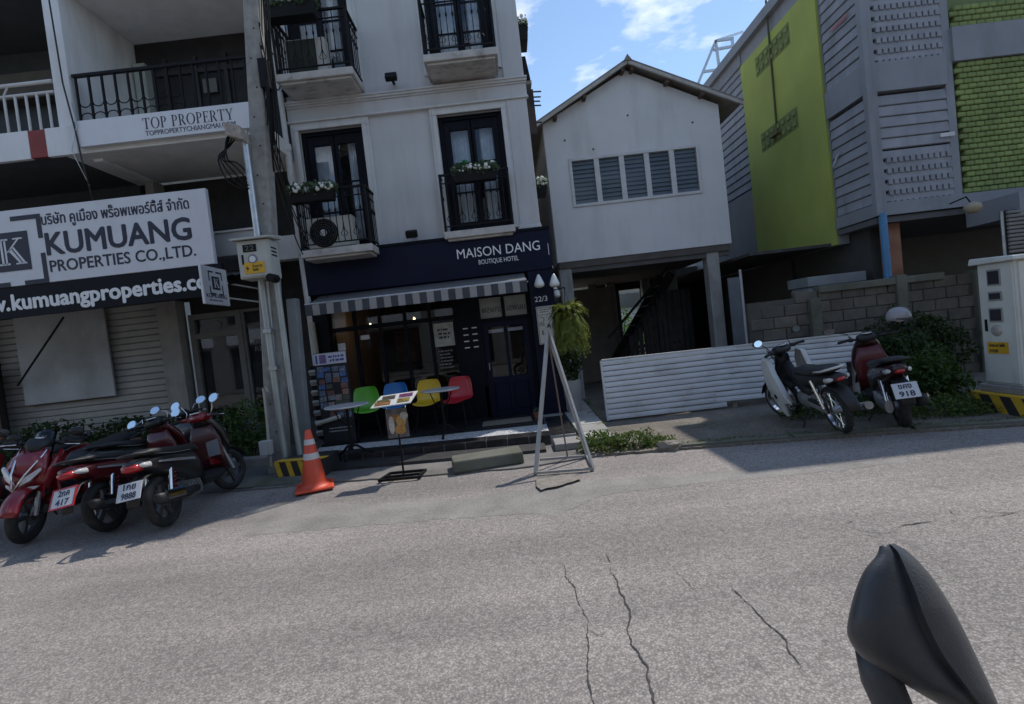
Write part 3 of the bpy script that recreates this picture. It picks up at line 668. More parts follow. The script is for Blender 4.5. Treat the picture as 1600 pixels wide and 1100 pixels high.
DM = MB().box((-.62, 8.30, TZ+.001), (.20, 8.72, TZ+.018)).build('door_mat', pm('coir_mat', (.20, .17, .14), .95, var=.3, scale=40), None, bev=.006)
tag(DM, 'worn grey door mat in front of the navy hotel door', 'door mat')
for i, (px, py) in enumerate(((820, 652),)):
    pass
t = thing('potted_flower', 'little terracotta pot beside the door mat', 'flower pot', (.30, 8.55, TZ))
MB().lathe([(.045, 0), (.065, .09), (.07, .10)], (.30, 8.55, TZ), 12).build('pot', pm('terracotta', (.28, .10, .05), .8, var=.2), t)
leafobj('foliage', [leaves(60, (.30, 8.55, TZ+.13), (.06, .06, .05), .04, seed=91)], FLW, t)
# loose concrete step block
a = gz(708, 741, .02); b = gz(820, 724, .02); d_ = Vector((b.x-a.x, b.y-a.y, 0)); nrm = Vector((-d_.y, d_.x, 0)).normalized()*.36
mb = MB(); z0, z1 = .021, .165
mb.hexa([(a.x, a.y, z0), (b.x, b.y, z0), (b.x+nrm.x, b.y+nrm.y, z0), (a.x+nrm.x, a.y+nrm.y, z0), (a.x+.01, a.y+.01, z1), (b.x-.01, b.y+.01, z1), (b.x+nrm.x, b.y+nrm.y, z1+.01), (a.x+nrm.x, a.y+nrm.y, z1)])
tag(mb.build('step_block', CONCD, None, bev=.02), 'mossy loose concrete step block in front of the black terrace edge', 'step')
# ================================================================== white shophouse on the left
WHITE2 = pm('shophouse_white', (.72, .725, .73), .8, var=.06, scale=1.5, dirt=(.22, .21, .19), damt=.55, dscale=(2, 2, .4), dlo=.46, dhi=.8, bump=.15)
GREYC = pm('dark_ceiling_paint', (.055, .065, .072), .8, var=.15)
B = thing('shophouse_building', 'white shophouse with dark open balconies beside the hotel', 'building', (-8, 9.5, 0))
MB().box((-6.5, 7.98, 5.1), (-6.25, 9.6, 9.4)).build('party_wall', WHITE2, B, bev=.01)
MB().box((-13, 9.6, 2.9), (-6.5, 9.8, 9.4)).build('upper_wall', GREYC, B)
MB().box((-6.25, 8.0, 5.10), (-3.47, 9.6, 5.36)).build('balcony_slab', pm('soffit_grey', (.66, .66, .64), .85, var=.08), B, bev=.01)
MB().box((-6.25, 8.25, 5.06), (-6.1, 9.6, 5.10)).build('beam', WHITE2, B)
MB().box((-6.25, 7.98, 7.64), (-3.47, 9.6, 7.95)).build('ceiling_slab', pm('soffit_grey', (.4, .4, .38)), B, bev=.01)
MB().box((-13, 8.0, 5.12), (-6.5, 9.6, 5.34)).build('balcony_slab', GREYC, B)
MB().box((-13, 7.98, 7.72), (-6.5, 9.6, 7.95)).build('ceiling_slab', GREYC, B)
MB().box((-13, 9.3, 6.75), (-6.5, 9.6, 7.2)).build('lintel_beam', pm('beam_brown', (.10, .085, .07), .8), B)
MB().box((-13, 7.9, 7.95), (-3.47, 9.6, 9.4)).build('parapet_wall', WHITE2, B)
MB().box((-13, 9.8, 9.35), (-3.47, 17, 9.5)).build('roof_slab', CONC, B)
MB().box((-13, 16.8, 0), (-3.47, 17, 9.35)).build('back_wall', WHITE2, B)
# fascia of the left bay, with a red painted square
ra, rb = fy(46, 230, 7.95).x, fy(73, 230, 7.95).x
MB().box((-13, 7.95, 5.09), (ra, 8.02, 5.52)).build('fascia', WHITE2, B, bev=.008)
MB().box((rb, 7.95, 5.09), (-6.24, 8.02, 5.52)).build('fascia', WHITE2, B, bev=.008)
MB().box((ra, 7.955, 5.10), (rb, 8.02, 5.51)).build('red_square', pm('red_paint_dull', (.22, .035, .03), .6, var=.15), B)
# white railing
rail = MB(); rail.tube([(-12, 8.0, 6.24), (-6.52, 8.0, 6.24)], .03, 8); rail.tube([(-12, 8.0, 6.08), (-6.52, 8.0, 6.08)], .022, 8)
for x in (-7.3, -8.6, -9.9): rail.tube([(x, 8.0, 6.08), (x+.1, 8.0, 6.24)], .014, 6)
rl = rail.build('railing', TRIM, B, smooth=40)
me = MB().tube([(0, 0, 5.50), (0, 0, 6.08)], .019, 8).mesh('baluster', 40)
for i in range(24): link('baluster', me, TRIM, rl, Matrix.Translation((-6.62-.167*i, 8.0, 0)))
# dark railing behind the letter board
rail = MB(); rail.bar((-6.22, 8.02, 6.28), (-4.0, 8.02, 6.28), .06, .04); rail.bar((-4.0, 8.02, 6.28), (-3.5, 8.02, 6.28), .06, .04)
rl = rail.build('railing', BLACK, B)
me = boxmesh(.028, .028, .92)
for i in range(14): link('baluster', me, BLACK, rl, Matrix.Translation((-6.18+.2*i, 8.02, 5.81)))
mb = MB()
for i in range(8):
    cx = -6.08+.2*i
    mb.tube([(cx+.08*math.cos(t_), 8.02, 5.86+.06*math.sin(t_)) for t_ in np.linspace(math.pi, 2*math.pi, 8)], .009, 4); mb.tube([(cx+.08*math.cos(t_), 8.02, 5.66+.05*math.sin(t_)) for t_ in np.linspace(0, math.pi, 8)], .009, 4)
mb.build('scrollwork', BLACK, rl)
# recess behind balcony: dark timber doors and a pale post
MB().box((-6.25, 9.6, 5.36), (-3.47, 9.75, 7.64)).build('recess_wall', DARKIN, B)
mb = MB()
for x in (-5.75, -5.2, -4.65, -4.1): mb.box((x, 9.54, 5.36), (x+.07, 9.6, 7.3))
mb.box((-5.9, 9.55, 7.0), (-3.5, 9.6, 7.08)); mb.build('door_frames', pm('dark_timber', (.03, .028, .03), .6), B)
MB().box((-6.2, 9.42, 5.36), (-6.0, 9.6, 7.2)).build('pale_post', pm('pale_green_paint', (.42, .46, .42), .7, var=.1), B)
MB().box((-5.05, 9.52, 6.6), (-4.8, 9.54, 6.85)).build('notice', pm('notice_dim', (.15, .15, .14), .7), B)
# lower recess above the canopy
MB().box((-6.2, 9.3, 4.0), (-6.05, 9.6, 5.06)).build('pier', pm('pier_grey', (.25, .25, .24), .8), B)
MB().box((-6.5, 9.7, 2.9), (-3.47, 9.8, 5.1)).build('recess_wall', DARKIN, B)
MB().box((-3.62, 9.3, 0), (-3.47, 9.8, 5.1)).build('end_pier', WHITE2, B)
CANO = pm('canopy_sheet', (.10, .10, .10), .6, .3, var=.3)
mb = MB(); n = 60
for i in range(n):
    x = -13+(9.0)*i/n; mb.add([(x, 8.06, 3.0), (x+.075, 8.06, 3.03), (x+.15, 8.06, 3.0), (x, 9.6, 3.35), (x+.075, 9.6, 3.38), (x+.15, 9.6, 3.35)], [(0, 1, 4, 3), (1, 2, 5, 4)])
mb.build('canopy_roof', CANO, B)
mb = MB()
for y in (8.3, 9.0): mb.bar((-13, y, 2.95+.22*(y-8.06)), (-4.0, y, 2.95+.22*(y-8.06)), .05)
for x in (-8.7, -6.4, -4.3): mb.bar((x, 8.1, 2.9), (x, 9.6, 3.25), .05)
mb.build('canopy_frame', BLACK, B)
mb = MB(); mb.tube([tuple(fy(28, 602, 9.3)), tuple(fy(99, 496, 8.6))], .018, 6); mb.build('canopy_brace', BLACK, B)
# ground floor
SHUT = pm('shutter_grey', (.36, .35, .325), .6, var=.15, scale=3, dirt=(.14, .13, .115), damt=.6, dscale=(1.5, 1.5, 1.5), orand=.06)
MB().box((-13, 9.60, 0), (-6.35, 9.8, 2.9)).build('shutter_backing', pm('shutter_back', (.09, .088, .08), .8), B)
for i in range(24):
    pbox('shutter_slat', (-7.95, 9.575, .16+.118*i), (3.1, .045, .111), SHUT, B, bev=.014)
MB().box((-9.75, 9.4, 0), (-9.52, 9.62, 2.95)).build('pier', pm('pier_dark', (.06, .06, .06), .8), B)
BRD = pm('pale_board', (.46, .465, .47), .8, var=.10, scale=2, dirt=(.17, .16, .15), damt=.6, dscale=(1.2, 1.2, .8), dlo=.4, dhi=.75)
pb2('board', (fy(30, 560, 9.45).x, 9.43, 1.30), (fy(172, 550, 9.45).x, 9.47, 2.92), BRD, B, bev=.006)
MB().box((-6.35, 9.35, 0), (-5.98, 9.62, 2.9)).build('pier', pm('pier_beige', (.27, .255, .235), .8, var=.15, dirt=(.06, .055, .05), damt=.5), B, bev=.01)
mb = MB(); mb.frame(-5.88, -4.92, 0.02, 2.62, 9.5, 9.62, .10, .05); mb.box((-5.78, 9.5, 2.16), (-5.02, 9.62, 2.26)); mb.frame(-4.92, -4.25, .45, 2.62, 9.52, 9.62, .05)
df = mb.build('door_frame', pm('door_frame_grey', (.13, .125, .115), .6, var=.15), B)
pb2('pane', (-5.78, 9.57, .07), (-5.02, 9.58, 2.16), GLASSD, df); pb2('pane', (-5.78, 9.57, 2.26), (-5.02, 9.58, 2.52), GLASSD, df); pb2('pane', (-4.87, 9.57, .5), (-4.30, 9.58, 2.57), GLASSD, df)
mb = MB(); mb.lathe([(.075, -.006), (.085, 0), (.075, .006)], (-5.4, 9.56, 2.39), 16, 'y'); mb.build('door_emblem', pm('emblem_grey', (.12, .12, .12), .5), df)
text('window_lettering', 'BUY\nREAL', pm('faded_lettering', (.16, .16, .16), .6), df, (-4.75, 9.555, 1.95), .13, .33)
MB().box((-5.9, 9.64, 0), (-3.6, 9.8, 2.95)).build('inner_wall', DARKIN, B)
MB().box((-4.92, 9.5, 0), (-3.62, 9.62, .45)).build('stall_riser', pm('pier_dark', (.06, .06, .06), .8), B)
# banner at far left
t = thing('banner', 'green and orange printed banner hanging by the shutter', 'banner', (-9.4, 9.2, 1.2))
for z0, z1, c in ((1.9, 2.1, (.02, .16, .06)), (1.62, 1.9, (.03, .05, .03)), (1.38, 1.62, (.30, .07, .03)), (.9, 1.38, (.05, .02, .02)), (.72, .9, (.25, .02, .03))):
    pb2('print_field', (-9.95, 9.2, z0), (-9.28, 9.215, z1), pm('banner_%d' % int(z0*100), c, .6, var=.25, scale=6), t)
# white pieces around the pole
t = thing('junction_cabinet', 'white metal box on the shophouse wall behind the utility pole', 'box', tuple(fy(365, 400, 8.7)))
a = fy(337, 402, 8.5); b = fy(400, 358, 8.5); MB().box((a.x, 8.5, a.z), (b.x, 8.95, b.z)).build('casing', pm('cabinet_white', (.42, .43, .43), .5, var=.06, dirt=(.2, .18, .15), damt=.5), t, bev=.012)
MB().box((a.x-.03, 8.47, b.z), (b.x+.03, 8.98, b.z+.03)).build('lid', TRIM, t); MB().box((a.x+.05, 8.95, a.z+.05), (b.x-.05, 9.7, a.z+.12)).build('wall_arm', BLACK, t)
a = fy(424, 408, 9.1); b = fy(468, 366, 9.1); o = MB().box((a.x, 9.08, a.z), (b.x, 9.3, b.z)).build('wall_panel', WHITE2, B)
DP = thing('downpipe', 'white plastic downpipe running down beside the hotel corner', 'pipe', (-3.52, 9.05, 2.4))
pa, pb_ = fy(449, 235, 9.02), fy(482, 478, 9.02)
MB().tube([(pb_.x, 9.02, pb_.z-.15), (pb_.x, 9.02, 2.6), (pa.x, 9.02, pa.z)], .055, 10).build('pipe', TRIM, DP, smooth=40)
MB().tube([(pa.x, 9.02, pa.z-.02), (pa.x, 9.02, pa.z+.1)], .072, 10).build('collar', TRIM, DP, smooth=40)
MB().tube([(pa.x, 9.02, pa.z), (pa.x, 9.02, 9.2)], .045, 10).build('pipe', TRIM, DP, smooth=40)
MB().tube([(pb_.x+.02, 9.02, 2.2), (pb_.x+.04, 9.02, .2)], .05, 10).build('pipe', pm('pipe_old', (.40, .38, .33), .6, var=.1), DP, smooth=40)
for z in (3.2, 4.4, 6.2, 8.0): MB().box((pa.x-.07, 9.0, z), (pa.x+.07, 9.21, z+.03)).build('bracket', BLACK, DP)
# ---------------------------------------------------------- signs
KS = thing('sign_board', 'large white property company sign with navy lettering over a dark web address', 'sign', (-6.4, 8.0, 2.7))
MB().box((-8.9, 7.96, 3.20), (-4.40, 8.04, 4.36)).build('board', SIGNW, KS, bev=.006)
MB().box((-8.9, 7.97, 2.72), (-4.31, 8.03, 3.195)).build('address_strip', pm('sign_navy', (.006, .007, .013), .6, var=.1, spec=.2), KS)
ky = 7.957
def tpx(name, body, l, r, y, mat, parent, hpx, **k):
    a = fy(*l, y); b = fy(*r, y); z = (a.z+b.z)/2
    return text(name, body, mat, parent, (a.x, y, z), hpx, b.x-a.x, **k)
tpx('lettering', 'KUMUANG', (75, 401), (299, 370), ky, INK, KS, .475, bold=.012)
tpx('lettering', 'PROPERTIES CO.,LTD.', (80, 428), (306, 396), ky, INK, KS, .25, bold=.003)
tpx('lettering', 'บริษัท คูเมือง พร๊อพเพอร์ตี้ส์ จำกัด', (66, 355), (295, 322), ky, INK, KS, .225, bold=.003)
a = fy(21, 487, 7.966); b = fy(316, 447, 7.966); z = (a.z+b.z)/2-.005
text('address_lettering', 'kumuangproperties.com', WHITEINK, KS, (a.x, 7.966, z), .335, (b.x-a.x)*1.115, bold=.012)
text('address_lettering', 'www.', WHITEINK, KS, (a.x-.78, 7.966, z), .335, .73, bold=.012)
def klogo(parent, cx, cz, hs, T, depth):
    """square K emblem in a broken bracket frame; T maps (u, v) to a plane point"""
    def rect(u0, u1, v0, v1, mat, nm, lift=0.):
        mb = MB(); mb.prism([T(cx+u0*hs, cz+v0*hs, lift), T(cx+u1*hs, cz+v0*hs, lift), T(cx+u1*hs, cz+v1*hs, lift), T(cx+u0*hs, cz+v1*hs, lift)], Vector(T(0, 0, depth+lift))-Vector(T(0, 0, lift))); return mb.build(nm, mat, parent)
    rect(-.56, .56, -.56, .56, INK, 'emblem_square')
    w = .13
    for sx, sy in ((1, 1), (1, -1), (-1, -1), (-1, 1)):
        mb = MB()
        def q(u0, u1, v0, v1): mb.prism([T(cx+u*hs, cz+v*hs, 0) for u, v in ((u0, v0), (u1, v0), (u1, v1), (u0, v1))], Vector(T(0, 0, depth))-Vector(T(0, 0, 0)))
        lx, ly = (.13, .30) if sx*sy > 0 else (.30, .13)
        q(sx*lx, sx, sy*(1-w), sy); q(sx*(1-w), sx, sy*ly, sy*(1-w)); mb.build('emblem_bracket', INK, parent)
    # inline serif K
    mb = MB(); off = Vector(T(0, 0, depth*2))-Vector(T(0, 0, depth))
    def poly(ps): mb.prism([T(cx+u*hs, cz+v*hs, depth) for u, v in ps], off)
    poly([(-.26, -.36), (-.20, -.36), (-.20, .36), (-.26, .36)]); poly([(-.15, -.36), (-.10, -.36), (-.10, .36), (-.15, .36)])
    poly([(-.34, .33), (-.03, .33), (-.03, .38), (-.34, .38)]); poly([(-.34, -.38), (-.03, -.38), (-.03, -.33), (-.34, -.33)])
    poly([(-.10, -.02), (-.05, -.02), (.30, .34), (.24, .34)]); poly([(.12, .34), (.40, .34), (.40, .38), (.12, .38)])
    poly([(-.04, .03), (.03, .09), (.32, -.36), (.25, -.36)]); poly([(.08, .09), (.12, .13), (.42, -.34), (.36, -.36)]); poly([(.14, -.38), (.46, -.38), (.46, -.34), (.14, -.34)])
    mb.build('emblem_letter', SIGNW, parent)
cx = (fy(-13, 395, ky).x+fy(49, 390, ky).x)/2
klogo(KS, cx-.02, (fy(22, 393, ky)).z, .53, lambda u, v, d: (u, ky-d, v), .004)
# top property board with home-made serif capitals
TP = thing('sign_board', 'long white sign with thin serif capitals on the balcony edge', 'sign', (-4.7, 7.95, 5.15))
MB().box((-6.2, 7.90, 5.16), (-3.32, 7.97, 5.55)).build('board', SIGNW, TP, bev=.005)
def serif(body, x0, z0, h, width, y, mat, parent):
    G = {}
    th, tn, sf = .14, .035, .05
    def ell(cx, cy, rx, ry, ix, iy, a0=0, a1=2*math.pi, n=24):
        A = np.linspace(a0, a1, n); return [[(cx+rx*math.cos(a), cy+ry*math.sin(a)), (cx+rx*math.cos(b), cy+ry*math.sin(b)), (cx+ix*math.cos(b), cy+iy*math.sin(b)), (cx+ix*math.cos(a), cy+iy*math.sin(a))] for a, b in zip(A[:-1], A[1:])]
    R_ = lambda a, b, c, d: [(a, c), (b, c), (b, d), (a, d)]
    stem = lambda x: [R_(x, x+th, 0, 1), R_(x-.08, x+th+.08, 0, tn), R_(x-.08, x+th+.08, 1-tn, 1)]
    G['T'] = (.74, [R_(.30, .30+th, 0, 1), R_(.20, .54, 0, tn), R_(0, .74, 1-tn, 1), [(0, .78), (tn, .78), (.08, 1), (0, 1)], [(.74-tn, .78), (.74, .78), (.74, 1), (.66, 1)]])
    G['O'] = (.92, ell(.46, .5, .46, .52, .32, .485))
    bowl = lambda cy, ry: ell(.30, cy, .30, ry, .17, ry-tn, -math.pi/2, math.pi/2, 14)
    G['P'] = (.62, stem(.08)+bowl(.735, .265)); G['R'] = (.74, stem(.08)+bowl(.735, .265)+[[(.30, .48), (.44, .50), (.74, 0), (.58, 0)]])
    G['E'] = (.62, stem(.08)+[R_(.16, .60, 0, tn), R_(.16, .58, 1-tn, 1), R_(.16, .46, .5, .5+tn), [(.60-tn, 0), (.62, 0), (.62, .24), (.60, .24)], [(.56-tn, 1), (.58, 1), (.58, .78), (.56, .78)], R_(.43, .46, .40, .64)])
    G['Y'] = (.80, [R_(.33, .33+th, 0, .46), R_(.24, .56, 0, tn), [(.33, .46), (.47, .40), (.17, 1), (.02, 1)], [(.40, .46), (.45, .44), (.72, 1), (.67, 1)], R_(-.04, .26, 1-tn, 1), R_(.58, .82, 1-tn, 1)])
    G[' '] = (.34, []); tot = sum(G[c][0]+.12 for c in body); k = width/(tot*h); x = x0; mb = MB()
    for c in body:
        w, ps = G[c]
        for p in ps: mb.prism([(x+u*h*k, y, z0+v*h) for u, v in p], (0, .003, 0))
        x += (w+.12)*h*k
    mb.build('lettering', mat, parent)
a = fy(227, 205, 7.9); b = fy(369, 184, 7.9); zt = (a.z+b.z)/2
serif('TOP PROPERTY', a.x-.02, zt+.005, .165, b.x-a.x, 7.896, INK, TP)
text('lettering', 'TOPPROPERTYCHIANGMAI.COM', pm('ink_soft', (.08, .085, .11), .6), TP, (a.x, 7.897, zt-.095), .105, b.x-a.x-.02)
# blade sign
BS = thing('blade_sign', 'small white emblem sign on rods jutting from the shophouse wall', 'sign', (-4.25, 7.4, 3.0))
bx = -4.3; n1 = fx(313, 413, bx); f1 = fx(353, 422, bx); n0 = fx(318, 474, bx)
ya, yb = n1.y, f1.y; za, zb = n0.z, n1.z
MB().box((bx-.04, ya, za), (bx, yb, zb)).build('panel', SIGNW, BS, bev=.008)
Tm = lambda u, v, d: (bx+.001+d, u, v)
yc = (ya+yb)/2; klogo(BS, yc, zb-.24, .175, Tm, .003)
rotb = Matrix(((0, 0, 1), (1, 0, 0), (0, 1, 0)))
text('lettering', 'KUMUANG', INK, BS, (bx+.003, ya+.05, za+.10), .085, (yb-ya)*.8, rot=rotb)
text('lettering', 'PROPERTIES', pm('ink_soft', (.08, .085, .11), .6), BS, (bx+.003, ya+.12, za+.05), .035, (yb-ya)*.5, rot=rotb)
for z in (za+.13, zb-.2): MB().tube([(bx-.02, yb, z), (bx-.02, 9.68, z)], .014, 6).build('rod', TRIM, BS)
# ---------------------------------------------------------- utility pole with meter box
UP = thing('utility_pole', 'leaning square concrete utility pole with conduits beside the hotel', 'utility pole', (-3.4, 7.35, 0))
pb0, pt0 = fy(437, 716, 7.35), fy(396, 0, 7.35); dxz = (pt0.x-pb0.x)/(pt0.z-pb0.z)
def polex(z): return pb0.x+dxz*(z-pb0.z)
mb = MB(); w0, w1 = .125, .10
mb.hexa([(polex(0)+i*w0, 7.35+j*w0, 0) for i, j in ((-1, -1), (1, -1), (1, 1), (-1, 1))]+[(polex(9.5)+i*w1, 7.35+j*w1, 9.5) for i, j in ((-1, -1), (1, -1), (1, 1), (-1, 1))])
mb.build('post', POLEC, UP, bev=.02)
for i in range(22):
    z = .6+.4*i; MB().lathe([(.012, -.004), (.012, .004)], (polex(z)+.03*(-1)**i, 7.35-.125+.0028*z, z), 8, 'y').build('bolt_hole', BLACK, UP)
def pipe(name, pts, r, y, mat=STEEL, parent=UP):
    return MB().tube([tuple(fy(*p, y)) for p in pts], r, 10).build(name, mat, parent, smooth=40)
pipe('conduit', [(381, 205), (403, 372)], .044, 7.16)
pipe('conduit', [(408, 435), (430, 600), (447, 724)], .046, 7.14, pm('conduit_grey', (.36, .38, .37), .5, .5, var=.12))
pipe('conduit', [(432, 438), (452, 590), (470, 719)], .040, 7.14, pm('conduit_grey', (.36, .38, .37), .5, .5))
pipe('conduit', [(417, 440), (428, 560), (446, 700)], .022, 7.19, TRIM)
pipe('earth_wire', [(418, 612), (415, 605), (411, 607), (413, 620), (424, 728)], .016, 7.1, pm('pipe_old', (.4, .38, .33), .6))
for p in ((419, 520), (428, 578)): q = fy(*p, 7.12); MB().box((q.x-.055, 7.085, q.z), (q.x+.055, 7.2, q.z+.05)).build('strap', STEEL, UP)
q = fy(415, 700, 7.05); MB().box((q.x-.08, 7.02, q.z-.1), (q.x+.08, 7.12, q.z+.1)).build('switch_box', pm('cabinet_white', (.42, .43, .43), .5), UP, bev=.01)
a, b = fy(446, 466, 7.3), fy(470, 722, 7.3)
GP = thing('steel_post', 'grey square steel post standing right behind the utility pole', 'post', (b.x, 7.5, 0)); MB().hexa([(b.x-.07, 7.42, 0), (b.x+.08, 7.42, 0), (b.x+.08, 7.57, 0), (b.x-.07, 7.57, 0), (a.x-.05, 7.42, a.z), (a.x+.09, 7.42, a.z), (a.x+.09, 7.57, a.z), (a.x-.05, 7.57, a.z)]).build('post', pm('post_grey', (.22, .24, .25), .5, .2, var=.12), GP, bev=.008)
MB().box((b.x-.1, 7.39, .02), (b.x+.11, 7.6, .035)).build('base_plate', STEEL, GP)
# junction head with looping cables
q = fy(370, 206, 7.1); mb = MB(); mb.hexa([(q.x-.10, 6.98, q.z-.07), (q.x+.12, 6.98, q.z-.16), (q.x+.12, 7.2, q.z-.16), (q.x-.10, 7.2, q.z-.07), (q.x-.11, 6.98, q.z+.10), (q.x+.10, 6.98, q.z+.03), (q.x+.10, 7.2, q.z+.03), (q.x-.11, 7.2, q.z+.10)])
mb.build('cable_head', pm('head_rusty', (.33, .29, .25), .7, var=.25, scale=20), UP, bev=.012)
for k in range(5):
    p0 = q+Vector((-.06, 0, -.04)); pts = []
    for i in range(12):
        s = i/11; pts.append((p0.x-.16*math.sin(s*math.pi)*(1+.25*k)-.0+.12*s, 7.06+.02*k, p0.z-.52*s*(1+.12*k)+.05*math.sin(s*9+k)))
    MB().tube(pts, .011, 5).build('cable', BLACK, UP, smooth=1)
# meter box
MBX = thing('meter_box', 'pale metal electricity meter box with hood and yellow sticker on the pole', 'meter box', (-3.5, 7.0, 2.75))
a = fy(376, 437, 6.92); b = fy(418, 372, 6.92); x0, x1, z0, z1 = a.x, b.x, a.z, b.z
BOXM = pm('meter_box_paint', (.42, .43, .40), .5, var=.07, dirt=(.22, .19, .15), damt=.5, dscale=(6, 6, 2))
MB().box((x0, 6.92, z0), (x1, 7.22, z1)).build('case', BOXM, MBX, bev=.012)
MB().hexa([(x0-.05, 6.84, z1), (x1+.05, 6.84, z1), (x1+.05, 7.24, z1+.03), (x0-.05, 7.24, z1+.03), (x0-.05, 6.84, z1+.025), (x1+.05, 6.84, z1+.025), (x1+.05, 7.24, z1+.09), (x0-.05, 7.24, z1+.09)]).build('hood', BOXM, MBX, bev=.006)
MB().box((x0+.02, 6.905, z0+.02), (x1-.02, 6.925, z1-.01)).build('door', BOXM, MBX, bev=.004)
MB().box((x0+.09, 6.90, z1-.16), (x0+.27, 6.91, z1-.06)).build('window', BLACK, MBX)
text('display', '22', pm('display_grey', (.12, .12, .11), .5), MBX, (x0+.12, 6.897, z1-.14), .09, .12)
cx, cz = (x0+x1)/2-.01, z1-.26
MB().lathe([(.0, -.012), (.05, -.012), (.066, 0)], (cx, 6.905, cz), 18, 'y').build('badge_ring', pm('badge_grey', (.18, .18, .2), .5), MBX)
MB().lathe([(.0, -.016), (.042, -.016), (.045, -.010)], (cx, 6.905, cz), 18, 'y').build('badge', SIGNW, MBX)
MB().box((x0+.06, 6.898, cz-.06), (x0+.085, 6.91, cz+.07)).build('latch', BLACK, MBX)
YEL = pm('warning_yellow', (.62, .36, .02), .5, var=.08)
st = MB().box((x0+.08, 6.898, z0+.06), (x1-.08, 6.906, z0+.21)).build('warning_sticker', YEL, MBX)
text('sticker_print', 'อันตราย\nไฟฟ้า', INK, st, (x0+.19, 6.896, z0+.14), .05, .13); MB().prism([(x0+.10, 6.896, z0+.13), (x0+.13, 6.896, z0+.17), (x0+.125, 6.896, z0+.14), (x0+.15, 6.896, z0+.14), (x0+.115, 6.896, z0+.09), (x0+.12, 6.896, z0+.125)], (0, .001, 0)).build('sticker_bolt', INK, st)
for i in range(3): pb2('vent_slot', (x1-.001, 6.98, z1-.12-.05*i), (x1+.004, 7.14, z1-.10-.05*i), BLACK, MBX)
MB().lathe([(.055, -.12), (.06, 0), (.06, .06)], (x1-.02, 7.0, z0-.02), 14, 'y').build('cable_gland', BLACK, MBX)
for k in range(4):
    z0 = 5.4+.28*k; MB().tube([(polex(z0)+.13, 7.2, z0), (polex(z0)+.17, 7.16, z0-.5), (polex(z0)+.14, 7.18, z0-1.2-.1*k)], .012, 5).build('cable', BLACK, UP, smooth=1)
for k in range(7):
    xx = .12+.022*k; MB().tube([(polex(z_)+xx+.012*math.sin(z_*2.1+k*1.7), 7.3+.03*math.cos(z_*1.7+k), z_) for z_ in np.linspace(9.2, 5.0-.12*k, 14)], .008, 5).build('cable', BLACK, UP, smooth=1)
MB().box((polex(5.5)+.10, 7.16, 5.35), (polex(5.5)+.22, 7.3, 5.75)).build('splice_box', BLACK, UP, bev=.01)
# striped guard at pole foot
SB = thing('striped_guard', 'yellow and black striped concrete guard at the foot of the pole', 'guard', (-3.2, 7.0, 0))
BLKP = pm('guard_black', (.03, .03, .03), .6, var=.2); YELP = pm('guard_yellow', (.60, .38, .03), .6, var=.12, dirt=(.15, .12, .07), damt=.6, dscale=(9, 9, 9))
a, b = gz(420, 758, .03), gz(476, 752, .03)
a = Vector((a.x, 6.75, 0)); b = Vector((a.x+.66, 6.66, 0))
dv = (b-a); MB().prism([(a.x, a.y, .021), (b.x, b.y, .021), (b.x+.05, b.y+.5, .021), (a.x+.05, a.y+.5, .021)], (0, 0, .24)).build('block', BLKP, SB, bev=.012)
MB().prism([(a.x-.004, a.y-.006, .262), (b.x, b.y-.006, .262), (b.x+.05, b.y+.1, .262), (a.x+.05, a.y+.1, .262)], (0, 0, .012)).build('stripe', YELP, SB)
for i in range(4):
    s0 = (i+.18)/4; s1 = s0+.105; p0 = a+dv*s0; p1 = a+dv*s1; sk = dv*(-.07)
    MB().prism([(p0.x, p0.y-.005, .03), (p1.x, p1.y-.005, .03), (p1.x+sk.x, p1.y-.005, .258), (p0.x+sk.x, p0.y-.005, .258)], (0, .004, 0)).build('stripe', YELP, SB)
mb = MB(); mb.hexa([(-3.75, 6.55, .02), (-2.9, 6.42, .02), (-2.85, 6.75, .02), (-3.7, 6.9, .02), (-3.72, 6.58, .06), (-2.93, 6.46, .06), (-2.9, 6.74, .06), (-3.66, 6.88, .09)]); tag(mb.build('concrete_footing', CONCD, None, bev=.015), 'cracked low concrete footing in front of the striped guard', 'footing')
mb = MB(); mb.hexa([(-5.3, 7.9, .01), (-3.75, 7.75, .01), (-3.7, 7.95, .01), (-5.25, 8.1, .01), (-5.3, 7.9, .16), (-3.75, 7.75, .16), (-3.7, 7.95, .16), (-5.25, 8.1, .16)]); tag(mb.build('planter_kerb', CONC, None, bev=.015), 'pale concrete planter kerb behind the parked scooters', 'kerb')
# louvred box behind the post
LV = thing('vent_panel', 'pale louvred vent panel between the grey post and the photo banner', 'vent', (-3.2, 8.3, .3))
MB().box((-3.30, 8.32, .25), (-2.98, 8.36, 1.45)).build('backing', BLACK, LV)
for i in range(7): pbox('louvre', (-3.14, 8.30, .35+.165*i), (.33, .05, .09), pm('vent_grey', (.35, .35, .33), .6, var=.1), LV, rot=(rad(35), 0, 0), bev=.006)
MB().tube([(-3.25, 8.2, .52), (-2.85, 8.15, .60)], .035, 8).build('pipe_stub', pm('pipe_old', (.4, .38, .33), .6), LV)
MB().box((-3.32, 8.36, .15), (-2.98, 8.5, 1.45)).build('body', pm('vent_body', (.10, .10, .10), .7), LV)
